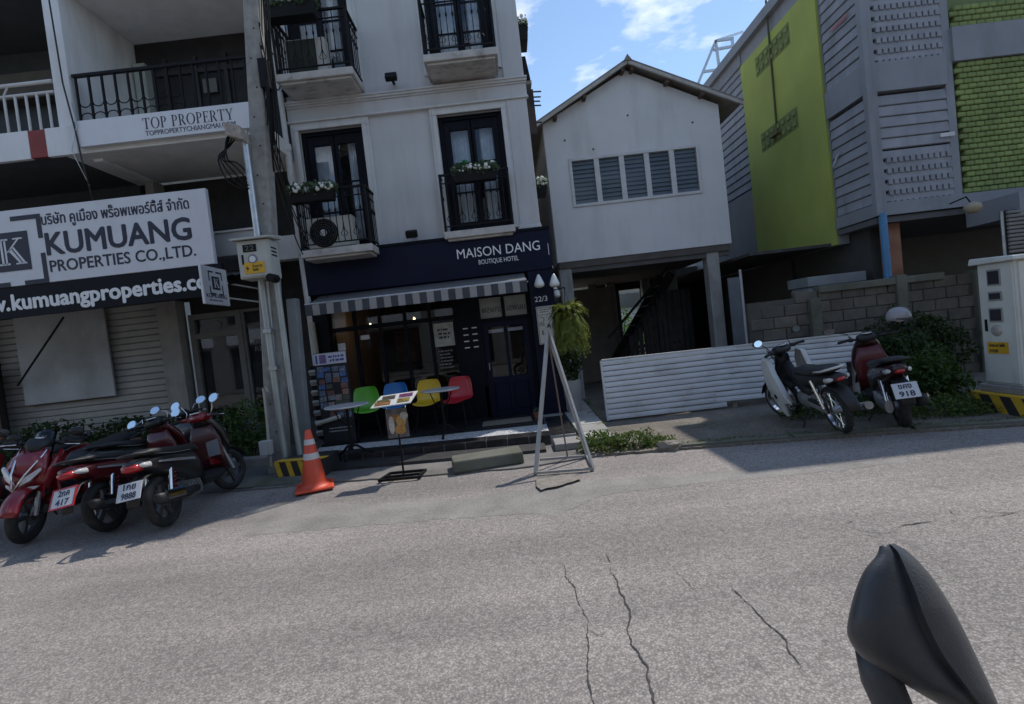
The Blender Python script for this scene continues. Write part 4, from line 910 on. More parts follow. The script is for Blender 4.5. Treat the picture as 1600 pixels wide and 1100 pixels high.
# overhead cables between pole and buildings
CAB = pm('cable_black', (.02, .02, .02), .6)
for i, (z0, e) in enumerate(((4.75, (-3.35, 9.0, 3.75)), (4.6, (-3.3, 9.05, 3.55)), (4.4, (-3.32, 9.0, 3.2)), (5.0, (-3.38, 9.1, 4.4)), (5.9, (-3.44, 9.1, 6.6)), (6.3, (-3.44, 9.1, 7.4)))):
    p0 = Vector((polex(z0)+.1, 7.42, z0)); p1 = Vector(e); pts = []
    for k in range(13):
        s = k/12; p = p0.lerp(p1, s); pts.append((p.x, p.y, p.z-.22*math.sin(math.pi*s)*(1+.2*i)))
    o = MB().tube(pts, .010, 5).build('overhead_cable', CAB, None, smooth=1); tag(o, 'thin black cable sagging from the utility pole to the hotel corner', 'cable', 'cables from the pole to the hotel')
for k, (pp, lb) in enumerate((([(75, -10), (98, 130), (118, 205), (128, 250), (145, 312)], 'thin dark cable running down the shophouse fin to the big sign'), ([(112, 160), (120, 196), (112, 235), (140, 290)], 'loose thin wire dangling under the balcony corner above the big sign'))):
    tag(MB().tube([tuple(fy(*p, 7.88)) for p in pp], .012 if k == 0 else .007, 5).build('hanging_wire', CAB if k == 0 else STEEL, None, smooth=1), lb, 'wire')
# ================================================================== gabled house on posts
GY = 11.0
G = thing('gabled_house', 'pale gabled house raised on posts with a row of louvre windows', 'house', (3.05, GY, 0))
GW = pm('house_wall_grey', (.63, .635, .64), .85, var=.05, scale=1.5, dirt=(.38, .365, .34), damt=.45, dscale=(2.6, 2.6, .4), bump=.12)
wx0, wx1, wz0, wz1 = 1.70, 4.37, 4.17, 5.10
zl = 5.93; ap = 6.86; xm = 3.05
mb = MB().wall(1.19, 4.93, 3.0, zl, GY, GY+.15, [(wx0, wx1, wz0, wz1)])
mb.prism([(1.19, GY, zl), (4.93, GY, zl), (xm, GY, ap)], (0, .15, 0)); mb.build('front_wall', GW, G)
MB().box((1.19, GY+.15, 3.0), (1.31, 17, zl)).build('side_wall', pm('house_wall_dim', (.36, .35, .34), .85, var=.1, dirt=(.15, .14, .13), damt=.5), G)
MB().box((4.81, GY+.15, 3.0), (4.93, 17, zl)).build('side_wall', GW, G)
MB().box((1.31, 16.8, 3.0), (4.81, 17, zl)).build('back_wall', GW, G)
MB().box((1.22, GY+.02, 2.86), (4.90, 17, 2.998)).build('floor', pm('house_floor_timber', (.10, .085, .075), .8, var=.2), G)
mb = MB(); mb.box((1.24, GY+.06, 2.76), (4.88, GY+.2, 2.86)); mb.build('floor_beam', pm('beam_grey', (.10, .095, .09), .8), G)
# roof
ROOFM = pm('roof_sheet', (.22, .20, .18), .8, var=.2, scale=3, dirt=(.1, .09, .08), damt=.6); ROOFU = pm('roof_edge_timber', (.42, .40, .37), .8, var=.15, dirt=(.2, .16, .12), damt=.6, dscale=(6, 6, 6))
ry0, ry1 = GY-.24, 17.3
def slope(xa, za, xb, zb, nm):
    mb = MB(); n = 34; vs = []
    for i in range(n+1):
        s = i/n; x = xa+(xb-xa)*s; z = za+(zb-za)*s
        vs += [(x, ry0, z), (x, ry1, z), (x, ry0, z+.045), (x, ry1, z+.045)]
    mb.add([vs[0], vs[1], vs[-4], vs[-3]], [(0, 1, 3, 2)]); mb.add([vs[2], vs[3], vs[-2], vs[-1]], [(0, 2, 3, 1)]); mb.add([vs[0], vs[2], vs[-2], vs[-4]], [(0, 1, 2, 3)]); mb.add([vs[0], vs[1], vs[3], vs[2]], [(0, 1, 2, 3)]); mb.add([vs[1], vs[3], vs[-1], vs[-3]], [(0, 1, 2, 3)])
    return mb.build(nm, ROOFM, G)
slope(.86, 5.78, xm, 6.95, 'roof'); slope(xm, 6.95, 5.36, 5.84, 'roof')
mb = MB(); mb.bar((.86, ry0+.02, 5.75), (xm, ry0+.02, 6.92), .05, .06); mb.build('bargeboard', ROOFU, G)
mb = MB(); mb.bar((xm, ry0+.02, 6.92), (5.36, ry0+.02, 5.81), .05, .06); mb.build('bargeboard', ROOFU, G)
mb = MB(); mb.prism([(xm-.09, ry0-.03, 6.93), (xm, ry0-.03, 7.06), (xm+.09, ry0-.03, 6.93)], (0, 6.6, 0)); mb.build('ridge_cap', ROOFM, G)
RUST = pm('purlin_brown', (.09, .055, .045), .8, var=.3)
for x in (1.45, 2.1, 2.95, 3.15, 3.85, 4.55):
    z = 5.78+(x-.86)/(xm-.86)*1.17 if x < xm else 6.95-(x-xm)/(5.36-xm)*1.11
    MB().box((x-.035, ry0+.05, z-.14), (x+.035, GY+.02, z-.06)).build('purlin', RUST, G)
# louvre windows
LG = pm('louvre_glass', (.085, .11, .13), .35, var=.2, scale=2, spec=.5, orand=.15)
FRW = pm('window_frame_white', (.55, .55, .55), .6, var=.08)
mb = MB(); mb.frame(wx0-.05, wx1+.05, wz0-.05, wz1+.05, GY-.03, GY+.06, .06)
pw = (wx1-wx0)/5
for i in range(1, 5): mb.box((wx0+pw*i-.055, GY-.02, wz0), (wx0+pw*i+.055, GY+.07, wz1))
wn = mb.build('louvre_window', FRW, G, bev=.006)
for i in range(5):
    a = wx0+pw*i+(.055 if i else .01); b = wx0+pw*(i+1)-(.055 if i < 4 else .01)
    for k in range(10):
        z = wz0+.03+(wz1-wz0-.02)*(k+.5)/10
        pbox('slat', ((a+b)/2, GY+.03, z-.01), (b-a-.006, .006, .108), LG, wn, rot=(rad(-14+random.uniform(-4, 4)), 0, 0))
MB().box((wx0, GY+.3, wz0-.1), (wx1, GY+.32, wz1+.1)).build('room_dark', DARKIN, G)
for x, z in ((1.62, 5.55), (4.35, 5.62), (3.0, 5.92), (2.2, 5.3)): MB().lathe([(.012, -.03), (.02, 0)], (x, GY, z), 8, 'y').build('wall_fixing', RUST, G)
# posts below
PC = pm('post_pale', (.34, .335, .32), .85, var=.12, dirt=(.13, .12, .11), damt=.6, dscale=(5, 5, 1))
for x, y in ((1.34, GY+.18), (4.52, GY+.18), (1.30, 14), (4.52, 14), (2.75, 16.4), (3.35, 16.4), (4.52, 16.6)): MB().box((x-.13, y-.13, 0), (x+.13, y+.13, 2.86)).build('post', PC, G, bev=.012)
MB().box((1.45, 14.2, .0), (2.98, 14.35, 2.6)).build('undercroft_wall', pm('tan_plaster', (.22, .19, .155), .9, var=.15, dirt=(.1, .085, .07), damt=.6), G)
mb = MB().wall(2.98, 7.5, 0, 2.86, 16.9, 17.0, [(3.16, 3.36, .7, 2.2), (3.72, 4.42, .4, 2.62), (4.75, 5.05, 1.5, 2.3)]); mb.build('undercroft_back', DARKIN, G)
# stair with dark slatted screen
DKW = pm('dark_boards', (.030, .027, .026), .85, var=.35, scale=6, orand=.35)
ST = MB(); ST.bar((2.6, 13.2, .3), (4.3, 13.2, 2.7), .05, .22); ST.bar((2.6, 14.1, .3), (4.3, 14.1, 2.7), .05, .22); st = ST.build('stair', DKW, G)
for i in range(9): pbox('tread', (2.75+.17*i, 13.65, .5+.24*i), (.25, .9, .04), DKW, st)
mb = MB(); mb.bar((2.5, 13.15, 1.2), (4.2, 13.15, 3.3-.46), .05, .06); mb.build('handrail', DKW, st)
for i in range(13):
    h = min(1.15+.14*i+random.uniform(-.08, .08), 2.2); pbox('screen_board', (2.95+.125*i, 12.6+random.uniform(-.02, .02), h/2+.03), (.105, .025, h), DKW, G)
mb = MB(); mb.box((2.9, 12.62, .9), (4.5, 12.66, .98)); mb.build('screen_rail', DKW, G)
MB().box((4.66, 10.75, .03), (4.90, 10.78, 2.25)).build('side_panel', pm('panel_grey', (.17, .18, .20), .7, var=.15), G)
MB().tube([(4.93, 10.74, .03), (4.93, 10.74, 2.4)], .028, 8).build('side_pole', TRIM, G)
mb = MB(); mb.box((4.95, 17.6, 0), (6.88, 17.8, 3.2)); mb.build('added_dark_wall', pm('dark_shade_wall', (.07, .07, .068)), G)  # added wall, shade put into its dark colour to fill the bright gap
MB().box((4.95, 10.3, 2.62), (6.6, 17.5, 2.68)).build('added_shade_roof', pm('roof_sheet_dark', (.06, .06, .06), .8, var=.3), G)  # added roof, keeps sun off the gap between the two houses
# yard behind
t = thing('background_house', 'bright white low house glimpsed under the raised house', 'house', (6.5, 27, 0))
MB().box((1, 27, 0), (14, 31, 3.6)).build('wall', pm('far_white', (.7, .7, .68), .8), t); MB().box((.6, 26.4, 3.6), (14.4, 31.4, 3.75)).build('roof', pm('far_roof_teal', (.20, .38, .36), .6), t)
for x in (3.0, 5.6, 8.2): o = MB().box((x, 26.93, 2.2), (x+1.6, 26.99, 3.1)).build('window', FRW, t); MB().box((x+.08, 26.9, 2.28), (x+1.52, 26.935, 3.02)).build('pane', GLASSD, o)
BUSHM = leafmat('hedge_leaf_bright', (.07, .16, .03))
for i in range(6):
    t = thing('background_bush', 'sunlit round bush in the yard behind the raised house', 'bush', (2.2+1.5*i, 23+(i % 2), 0), group='bushes in the yard behind')
    leafobj('foliage', [leaves(1300, (2.2+1.5*i, 23+(i % 2), .8), (.95, .8, .8+.2*(i % 3)), .16, seed=200+i)], BUSHM, t); MB().tube([(2.2+1.5*i, 23+(i % 2), -.03), (2.2+1.5*i, 23+(i % 2), .8)], [.05, .03], 6).build('stem', RUST, t)
# ---------------------------------------------------------- path slabs
pth = sheet('path', [(.78, 6.62), (1.22, 6.55), (1.35, 11), (.80, 11)], .08, CONCD, .06)
PSL = pm('path_slab', (.33, .32, .30), .9, var=.15, scale=4, dirt=(.16, .15, .12), damt=.7, dscale=(2, 2, 2), bump=.3, orand=.12)
for i in range(8):
    y0 = 6.66+.52*i; MB().prism([(.80, y0, .08), (1.21+.014*i, y0-.04, .08), (1.22+.014*i, y0+.46, .08), (.80, y0+.50, .08)], (0, 0, .045)).build('slab', PSL, pth, bev=.008)
MB().box((.42, 6.6, .02), (.78, 7.0, .11)).build('slab', CONC, pth, bev=.01)
# ---------------------------------------------------------- white metal sheet fence lying along the plot
FN = thing('sheet_metal_fence', 'low white ribbed metal sheet fence across the plot beside the path', 'fence', (3.4, 8.3, 0))
FM = pm('fence_white', (.62, .635, .66), .5, .1, var=.07, scale=2, dirt=(.32, .29, .26), damt=.6, dscale=(2.5, 2.5, 5), dlo=.52, dhi=.75, orand=.05)
fa = gz(951, 657, .05); fa = Vector((fa.x, fa.y, 0)); fb = fy(1352, 560, 8.05); fb = Vector((fb.x, 8.05, 0)); fd = (fb-fa).normalized(); fn = Vector((-fd.y, fd.x, 0)); LEN = (fb-fa).length
top_t = fy(950, 563, fa.y).z; nr = 11; hz = (top_t-.05)/nr
me = {}
for i in range(nr):
    s1 = LEN if i >= nr-5 else LEN*(.93 if i > 2 else .80); s0 = 0
    if i < 1: s1 = LEN*.46
    for part, (u0, u1) in enumerate(((s0, s1*.52), (s1*.52+.006, s1))):
        mb = MB(); z = .05+hz*i; prof = [(.002, hz*.05), (-.018, hz*.13), (-.020, hz*.45), (-.016, hz*.84), (.002, hz*.93)]
        vs = []
        for u in (u0, u1):
            for (d, h) in prof:
                p = fa+fd*u+fn*(d+(z+h)*.06+ (.012 if part else 0)); sag = .05*math.sin(math.pi*u/LEN)-.01*part
                vs.append((p.x, p.y, z+h+sag*.4-.02*u/LEN))
        k = len(prof); mb.add(vs, [(j, k+j, k+j+1, j+1) for j in range(k-1)])
        o = mb.build('rib_sheet', FM, FN); sd = o.modifiers.new('s', 'SOLIDIFY'); sd.thickness = .003
q0, q1 = fa+fn*.035, fa+fd*LEN*.92+fn*.035
MB().prism([(q0.x, q0.y, .06), (q1.x, q1.y, .30), (q1.x+fn.x*.05, q1.y+fn.y*.05, top_t-.04), (q0.x+fn.x*.05, q0.y+fn.y*.05, top_t-.02)], tuple(fn*.008)).build('gap_shade_sheet', pm('gap_shade_dark', (.06, .058, .055), .9), FN)  # added dark sheet, stops light between ribs and shades the gaps
for u in (.02, LEN*.5, LEN-.1):
    p = fa+fd*u+fn*.09; MB().box((p.x-.035, p.y-.0, .0), (p.x+.035, p.y+.06, top_t-.02)).build('post', pm('fence_post', (.35, .33, .3), .8, var=.2), FN)
p0 = fa+fn*.06; p1 = fa+fd*LEN+fn*.06
mb = MB(); mb.bar((p0.x, p0.y, top_t+.008), (p1.x, p1.y, top_t-.012), .05, .022); mb.build('top_rail', TRIM, FN)
mb = MB(); mb.bar((fa.x-.012, fa.y+.0, .05), (fa.x-.012, fa.y+.065, top_t), .03, .05); mb.build('end_trim', TRIM, FN)
# ================================================================== grey and green building
GX, GF = 6.63, 9.0
GB = thing('green_building', 'grey building with lime green panels and rows of concrete louvres', 'building', (9, GF, 0))
GREY = pm('grey_render', (.255, .265, .29), .85, var=.08, scale=1.5, dirt=(.15, .15, .15), damt=.6, dscale=(2, 2, .5), bump=.2)
GREYL = pm('grey_louvre', (.275, .285, .315), .85, var=.10, scale=3, dirt=(.15, .15, .155), damt=.6, orand=.10)
LIME = pm('lime_render', (.36, .41, .09), .85, var=.16, scale=.7, dirt=(.26, .29, .09), damt=.5, dscale=(1.5, 1.5, .5), bump=.4, bscale=60)
LIMED = pm('lime_block', (.205, .26, .085), .85, var=.18, scale=1.5, dirt=(.16, .19, .09), damt=.6, orand=.12)
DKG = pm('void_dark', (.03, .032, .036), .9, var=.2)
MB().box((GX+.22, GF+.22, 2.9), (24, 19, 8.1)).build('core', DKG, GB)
MB().box((GX-.12, 9.0, 8.05), (24, 19.2, 8.28)).build('roof_slab', GREY, GB)
MB().box((GX+.02, GF+.05, 8.28), (24, 11.2, 9.2)).build('unseen_upper_block', GREY, GB)  # unseen upper storey, sized to cast the shadow on the road
MB().box((GX-.22, GF+.0, 9.2), (24, 11.3, 9.32)).build('unseen_upper_roof', GREY, GB)  # unseen eave, overhang set by where the road shadow ends
MB().box((GX+.25, 9.6, 0), (GX+.45, 19, 2.8)).build('ground_floor_wall', pm('dark_shade_wall', (.07, .07, .068), .9, var=.3, dirt=(.03, .035, .02), damt=.6), GB)  # ground floor shade put into the dark wall colour
# side wall: louvres near, green panel, louvres far
MB().box((GX+.02, 10.12, 2.62), (GX+.22, 13.32, 8.05)).build('side_wall', GREY, GB)
MB().box((GX-.03, 10.14, 2.62), (GX+.019, 13.28, 7.70)).build('lime_panel', LIME, GB, bev=.006)
MB().box((GX-.01, 13.3, 2.6), (GX+.22, 18.8, 4.6)).build('side_wall', GREY, GB)
MB().box((GX-.01, 13.3, 7.75), (GX+.22, 18.8, 8.05)).build('side_wall', GREY, GB)
MB().box((GX-.02, 9.0, 5.05), (GX+.2, 10.12, 5.55)).build('floor_band', GREY, GB)
MB().box((GX-.02, 9.0, 2.92), (GX+.2, 10.12, 3.14)).build('floor_band', GREY, GB)
MB().box((GX-.05, GF-.05, 2.92), (GX+.06, GF+.06, 8.05)).build('corner_column', GREY, GB, bev=.01)
def lou(p, s, rot, nm='louvre', mat=GREYL): pbox(nm, p, s, mat, GB, rot=rot, bev=.008)
z = 3.24
while z < 8.0:
    if not 5.0 < z < 5.6: lou((GX+.05, 9.60, z), (.06, 1.0, .176), (0, rad(8), 0))
    z += .185
z = 4.75
while z < 7.7:
    lou((GX+.06, 15.6, z), (.06, 4.4, .196), (0, rad(8), 0)); z += .21
# vent grids in green panel
def ventgrid(y0, y1, z0, z1):
    MB().box((GX-.034, y0, z0), (GX-.031, y1, z1)).build('vent_void', pm('vent_green_dark', (.16, .185, .06), .9), GB)
    ny = int((y1-y0)/.2); nz_ = max(2, int((z1-z0)/.2))
    for i in range(ny):
        for j in range(nz_):
            pbox('vent_block', (GX-.045, y0+(y1-y0)*(i+.5)/ny, z0+(z1-z0)*(j+.5)/nz_), (.03, .11, .10), LIMED, GB, bev=.01)
a = fx(1195, 255, GX); b = fx(1252, 215, GX)
ventgrid(min(a.y, b.y), max(a.y, b.y), 5.28, 5.72); 
a = fx(1180, 75, GX); b = fx(1232, 12, GX); ventgrid(b.y, a.y, 7.05, 7.5)
pts = [fx(1200, 0, GX), fx(1205, 60, GX), fx(1217, 200, GX)]; MB().tube([(GX-.05, p.y+.0, p.z) for p in pts], .022, 8).build('drain_pipe', pm('stain_pipe', (.07, .075, .03), .7), GB)
p = fx(1217, 208, GX); MB().box((GX-.14, p.y-.18, p.z-.05), (GX-.03, p.y+.18, p.z+.03)).build('vent_hood', pm('hood_olive', (.13, .12, .05), .8), GB)
# street front
xa, xb, xc = GX+.10, 8.02, 8.16
MB().box((xa+.05, GF-.01, 2.92), (24, GF+.2, 3.14)).build('front_band', GREY, GB); MB().box((xa+.05, GF-.015, 5.05), (xb, GF+.19, 5.55)).build('front_band', GREY, GB)
MB().box((xb, GF+.03, 3.14), (xc, GF+.205, 8.045)).build('front_pier', GREY, GB); MB().box((xc, GF-.02, 5.42), (24, GF+.2, 6.0)).build('front_band', GREY, GB)
MB().box((xa-.04, GF-.026, 2.915), (xa+.05, GF+.21, 8.055)).build('front_pier', GREY, GB)
z = 3.22; k = 0
while z < 8.0:
    if not 5.0 < z < 5.62:
        lou(((xa+.05+xb)/2, GF+.06, z), (xb-xa-.05, .06, .176 if z > 4.1 and z < 5 else .135), (rad(-7), 0, 0))
        if z < 4.1 or z > 5.6:
            for i in range(11): pbox('block_tooth', (xa+.18+(xb-xa-.2)*i/10.3, GF+.035, z-.10), (.075, .05, .085), GREYL, GB)
    z += .187
# green block screens
MB().box((xc+.02, GF+.12, 3.14), (11.5, GF+.2, 5.42)).build('screen_backing', pm('screen_void', (.15, .185, .08), .9), GB)
MB().box((xc+.02, GF+.12, 6.0), (11.5, GF+.2, 8.05)).build('screen_backing', pm('screen_void', (.15, .185, .08), .9), GB)
for j in range(24):
    for i in range(9):
        pbox('screen_block', (xc+.10+.152*i+(.076 if j % 2 else 0), GF+.07, 3.19+.0945*j), (.148, .10, .082), LIMED, GB, bev=.014, rot=(rad(random.uniform(-9, 2)), 0, 0))
for j in range(4):
    for i in range(9): pbox('screen_block', (xc+.10+.152*i+(.076 if j % 2 else 0), GF+.07, 6.05+.0945*j), (.148, .10, .082), LIMED, GB, bev=.014)
for o0, x0 in ((3.15, 9.6), (6.0, 9.6)): MB().box((9.62, GF+.02, o0), (11.5, GF+.12, o0+2.05)).build('screen_blocks_beyond', LIMED, GB)
# ground floor under the overhang
MB().box((GX+.2, 12.2, 0), (24, 12.4, 2.92)).build('ground_floor_wall', pm('dark_shade_wall', (.07, .07, .068), .9, var=.3, dirt=(.03, .035, .02), damt=.6), GB)  # same dark colour paints in the shade of the recess
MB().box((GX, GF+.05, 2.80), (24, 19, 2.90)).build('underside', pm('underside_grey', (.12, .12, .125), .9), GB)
MB().box((8.2, GF-.9, 2.55), (10.8, GF+.05, 2.92)).build('canopy_box', GREY, GB)
q = fy(1398, 432, 9.3); OC = pm('rusty_orange_column', (.30, .145, .085), .8, var=.2, dirt=(.15, .08, .05), damt=.5)
MB().box((q.x-.11, 9.22, 0), (q.x+.11, 9.44, 2.80)).build('column', OC, GB, bev=.01)
q2 = fy(1379, 380, 9.05); MB().tube([(q2.x-.03, 8.95, 2.95), (q2.x-.03, 8.95, 0)], .062, 10).build('blue_pipe', pm('blue_pvc', (.07, .22, .42), .45, var=.1), GB, smooth=40)
for i in range(11):
    a = fy(1524, 335+6.2*i, 8.1); pbox('corrugated_rib', (9.4, 8.12-.0*i, 2.62-.062*i), (2.8, .05, .05), pm('roller_beige', (.21, .20, .185), .7, var=.15), GB, bev=.012)
MB().box((8.0, 8.15, 1.92), (10.8, 8.17, 2.66)).build('corrugated_backing', DKG, GB)
MB().tube([(8.02, 8.2, 0), (8.02, 8.2, 2.66)], .04, 8).build('support_pole', STEEL, GB)
t = thing('old_lamp', 'round pale lamp under the grey canopy', 'lamp', tuple(fy(1520, 325, 8.0))); q = fy(1520, 325, 8.0); MB().lathe([(.02, .10), (.11, .05), (.12, 0), (.06, -.08)], q, 12).build('lamp_body', pm('lamp_beige', (.35, .30, .22), .7, var=.2), t, smooth=1); MB().tube([(q.x, q.y, q.z+.05), (q.x, q.y+.1, q.z+.2), (q.x, GF-.6, 2.9)], .012, 5).build('lamp_arm', BLACK, t)
for k, ((pa, pb_), c, lb) in enumerate((((((1326, 18), (1296, 52))), (.4, .12, .12), 'torn pinkish scrap caught in the high grey louvres'), ((((1312, 236), (1300, 262))), (.5, .5, .52), 'pale plastic scrap caught in the side louvres'), ((((1492, 205), (1470, 214))), (.6, .6, .6), 'white plastic scrap caught in the front louvres'))):
    if k < 2: a, b = fx(*pa, GX-.03), fx(*pb_, GX-.03); mb = MB(); mb.prism([tuple(a), (a.x, a.y+.12, a.z-.06), tuple(b), (b.x, b.y-.10, b.z+.05)], (.006, 0, 0))
    else: a, b = fy(*pa, GF-.03), fy(*pb_, GF-.03); mb = MB(); mb.prism([tuple(a), (a.x, a.y, a.z-.07), tuple(b), (b.x, b.y, b.z+.06)], (0, .006, 0))
    tag(mb.build('plastic_scrap', pm('scrap_%d' % k, c, .6, var=.15), None), lb, 'litter')
# steel frame on the roof edge
RF = thing('roof_frame', 'thin steel truss frame standing on the grey roof edge', 'frame', (6.4, 15.5, 8.2))
def seg(p, q, y0, y1=None): MB().bar(tuple(fy(*p, y0)), tuple(fy(*q, y1 or y0)), .07, .07).build('strut', STEEL, RF)
FY = 16.2
seg((1086, 142), (1118, 64), FY); seg((1118, 64), (1146, 60), FY); seg((1115, 78), (1142, 73), FY); seg((1118, 64), (1124, 108), FY); seg((1100, 112), (1122, 109), FY); seg((1118, 64), (1160, 50), FY, FY+1.5); seg((1144, 62), (1150, 118), FY)
# ---------------------------------------------------------- concrete block wall
BW = thing('block_wall', 'stained unrendered concrete block wall behind the parked motorcycles', 'wall', (6, 8.9, 0))
BLK = pm('concrete_block', (.125, .110, .092), .95, var=.2, scale=5, dirt=(.075, .068, .058), damt=.85, dscale=(3, 3, 2), dlo=.42, dhi=.68, bump=.6, bscale=40, orand=.14)
MB().box((4.12, 8.83, 0), (8.1, 8.93, 1.66)).build('mortar', pm('mortar_grey', (.085, .077, .067), .95, var=.2), BW)
for j in range(9):
    for i in range(11):
        x = 4.15+.40*i+(.2 if j % 2 else 0)
        if x+.38 > 8.15 or (j == 8 and i < 2): continue
        pbox('block', (x+.19, 8.87+random.uniform(-.006, .006), .10+.195*j), (.385, .125, .182), BLK, BW, bev=.008)
for x, h in ((5.25, 1.62), (6.75, 1.85), (8.1, 1.8)): MB().box((x-.09, 8.74, 0), (x+.09, 8.98, h)).build('pier', CONCD, BW, bev=.012)
MB().box((5.35, 8.76, 1.70), (7.5, 8.98, 1.82)).build('coping', CONCD, BW, bev=.015)
CRT = thing('white_tank', 'pale bluish tank lid showing above the block wall', 'tank', (5.9, 9.6, 0)); a = fy(1254, 455, 9.7); b = fy(1336, 424, 9.7); MB().box((a.x, 9.5, 0), (b.x, 10.1, b.z-.20)).build('tank_body', pm('tank_grey', (.25, .27, .28), .6), CRT, bev=.03); MB().box((a.x-.03, 9.45, b.z-.20), (b.x+.03, 10.15, b.z-.02)).build('tank_lid', pm('tank_pale', (.22, .24, .25), .5), CRT, bev=.01)
# ---------------------------------------------------------- roadside cabinet
CB = thing('roadside_cabinet', 'grey green telecom cabinet with small dark windows on a striped plinth', 'cabinet', (6.6, 6.8, 0))
CBM = pm('cabinet_paint', (.58, .59, .55), .5, var=.06, dirt=(.2, .19, .16), damt=.45, dscale=(4, 4, 1))
cx, ya, yb, cz0, cz1 = 5.70, 5.74, 6.20, .35, 1.79
CB.location = (6.1, 6.0, 0); WM[CB] = Matrix.Translation((6.1, 6.0, 0))
MB().box((cx, ya, cz0), (6.6, yb, cz1)).build('case', CBM, CB, bev=.012)
MB().hexa([(cx-.06, ya-.06, cz1), (6.66, ya-.06, cz1), (6.66, yb+.06, cz1), (cx-.06, yb+.06, cz1), (cx-.05, ya-.05, cz1+.05), (6.65, ya-.05, cz1+.05), (6.65, yb+.05, cz1+.08), (cx-.05, yb+.05, cz1+.08)]).build('roof', CBM, CB, bev=.012)
MB().box((cx-.016, ya+.02, cz0+.03), (cx+.002, yb-.02, cz1-.02)).build('door', CBM, CB, bev=.005)
MB().box((cx+.03, ya-.016, cz0+.03), (6.57, ya+.002, cz1-.02)).build('door', CBM, CB, bev=.005)
def cz_(py, px): return fx(px, py, cx-.016).z
def rwin(y0, y1, z0, z1):
    mb = MB(); mb.box((cx-.024, y0, z0), (cx-.014, y1, z1)); w = mb.build('window', pm('cabinet_window_rim', (.28, .28, .27), .5), CB, bev=.02, seg=3); MB().box((cx-.030, y0+.02, z0+.02), (cx-.022, y1-.02, z1-.02)).build('pane', pm('cabinet_pane', (.03, .03, .035), .15), w)
for (l, t_, r, b_) in ((1543, 422, 1567, 445), (1546, 456, 1569, 469), (1547, 481, 1571, 503)):
    p, q = fx(l, t_, cx), fx(r, b_, cx); rwin(min(p.y, q.y), max(p.y, q.y), min(p.z, q.z), max(p.z, q.z))
p = fx(1560, 516, cx); MB().lathe([(.0, -.025), (.04, -.025), (.065, -.012), (.07, 0)], (cx-.016, p.y, p.z), 18, 'x').build('lock_disc', pm('lock_grey', (.40, .38, .35), .4, .3), CB, smooth=30)
p = fx(1544, 508, cx); MB().box((cx-.03, p.y-.012, p.z-.07), (cx-.014, p.y+.012, p.z+.07)).build('handle', BLACK, CB)
p, q = fx(1545, 534, cx), fx(1579, 553, cx); st = MB().box((cx-.022, q.y, q.z+.0), (cx-.017, p.y, p.z)).build('warning_sticker', YEL, CB)
rotc = Matrix(((0, 0, -1), (-1, 0, 0), (0, 1, 0)))
for k, ln in enumerate(('อันตราย ไฟฟ้า', 'แรงสูง')): text('sticker_print', ln, INK, st, (cx-.024, p.y-.03, p.z-.055-.06*k), .05, (p.y-q.y)*(.75 if k == 0 else .4), rot=rotc)
MB().box((cx-.05, ya-.05, .26), (6.66, yb+.05, .35)).build('plinth', CONC, CB, bev=.012)
mb = MB(); mb.box((5.60, 5.52, .0), (6.7, 6.32, .26)); mb.build('striped_base', YELP, CB, bev=.012)
for i in range(3):
    y = 6.20-.26*i; MB().prism([(5.594, y, .235), (5.594, y-.13, .235), (5.594, y-.25, .01), (5.594, y-.12, .01)], (.005, 0, 0)).build('stripe', BLKP, CB)
for i in range(4):
    x = 5.66+.26*i; MB().prism([(x, 5.514, .235), (x+.13, 5.514, .235), (x+.25, 5.514, .01), (x+.12, 5.514, .01)], (0, .005, 0)).build('stripe', BLKP, CB)
# ---------------------------------------------------------- row across the street (seen in reflections)
OB = thing('opposite_building', 'pale shophouse row across the street behind the viewer', 'building', (0, -10, 0))
MB().wall(-26, 26, 0, 9.5, -10.3, -10.0, [(x, x+2.6, 3.9, 5.6) for x in range(-24, 24, 4)]+[(x, x+3.0, .2, 2.6) for x in range(-24, 24, 4)]).build('front_wall', pm('far_cream', (.24, .235, .22), .85, var=.1), OB)
MB().box((-26, -18, 0), (26, -10.4, 9.4)).build('core', DKG, OB)
for x in range(-24, 24, 4): pb2('sign_panel', (x, -9.98, 2.75), (x+3.2, -9.92, 3.55), SIGNW, OB)
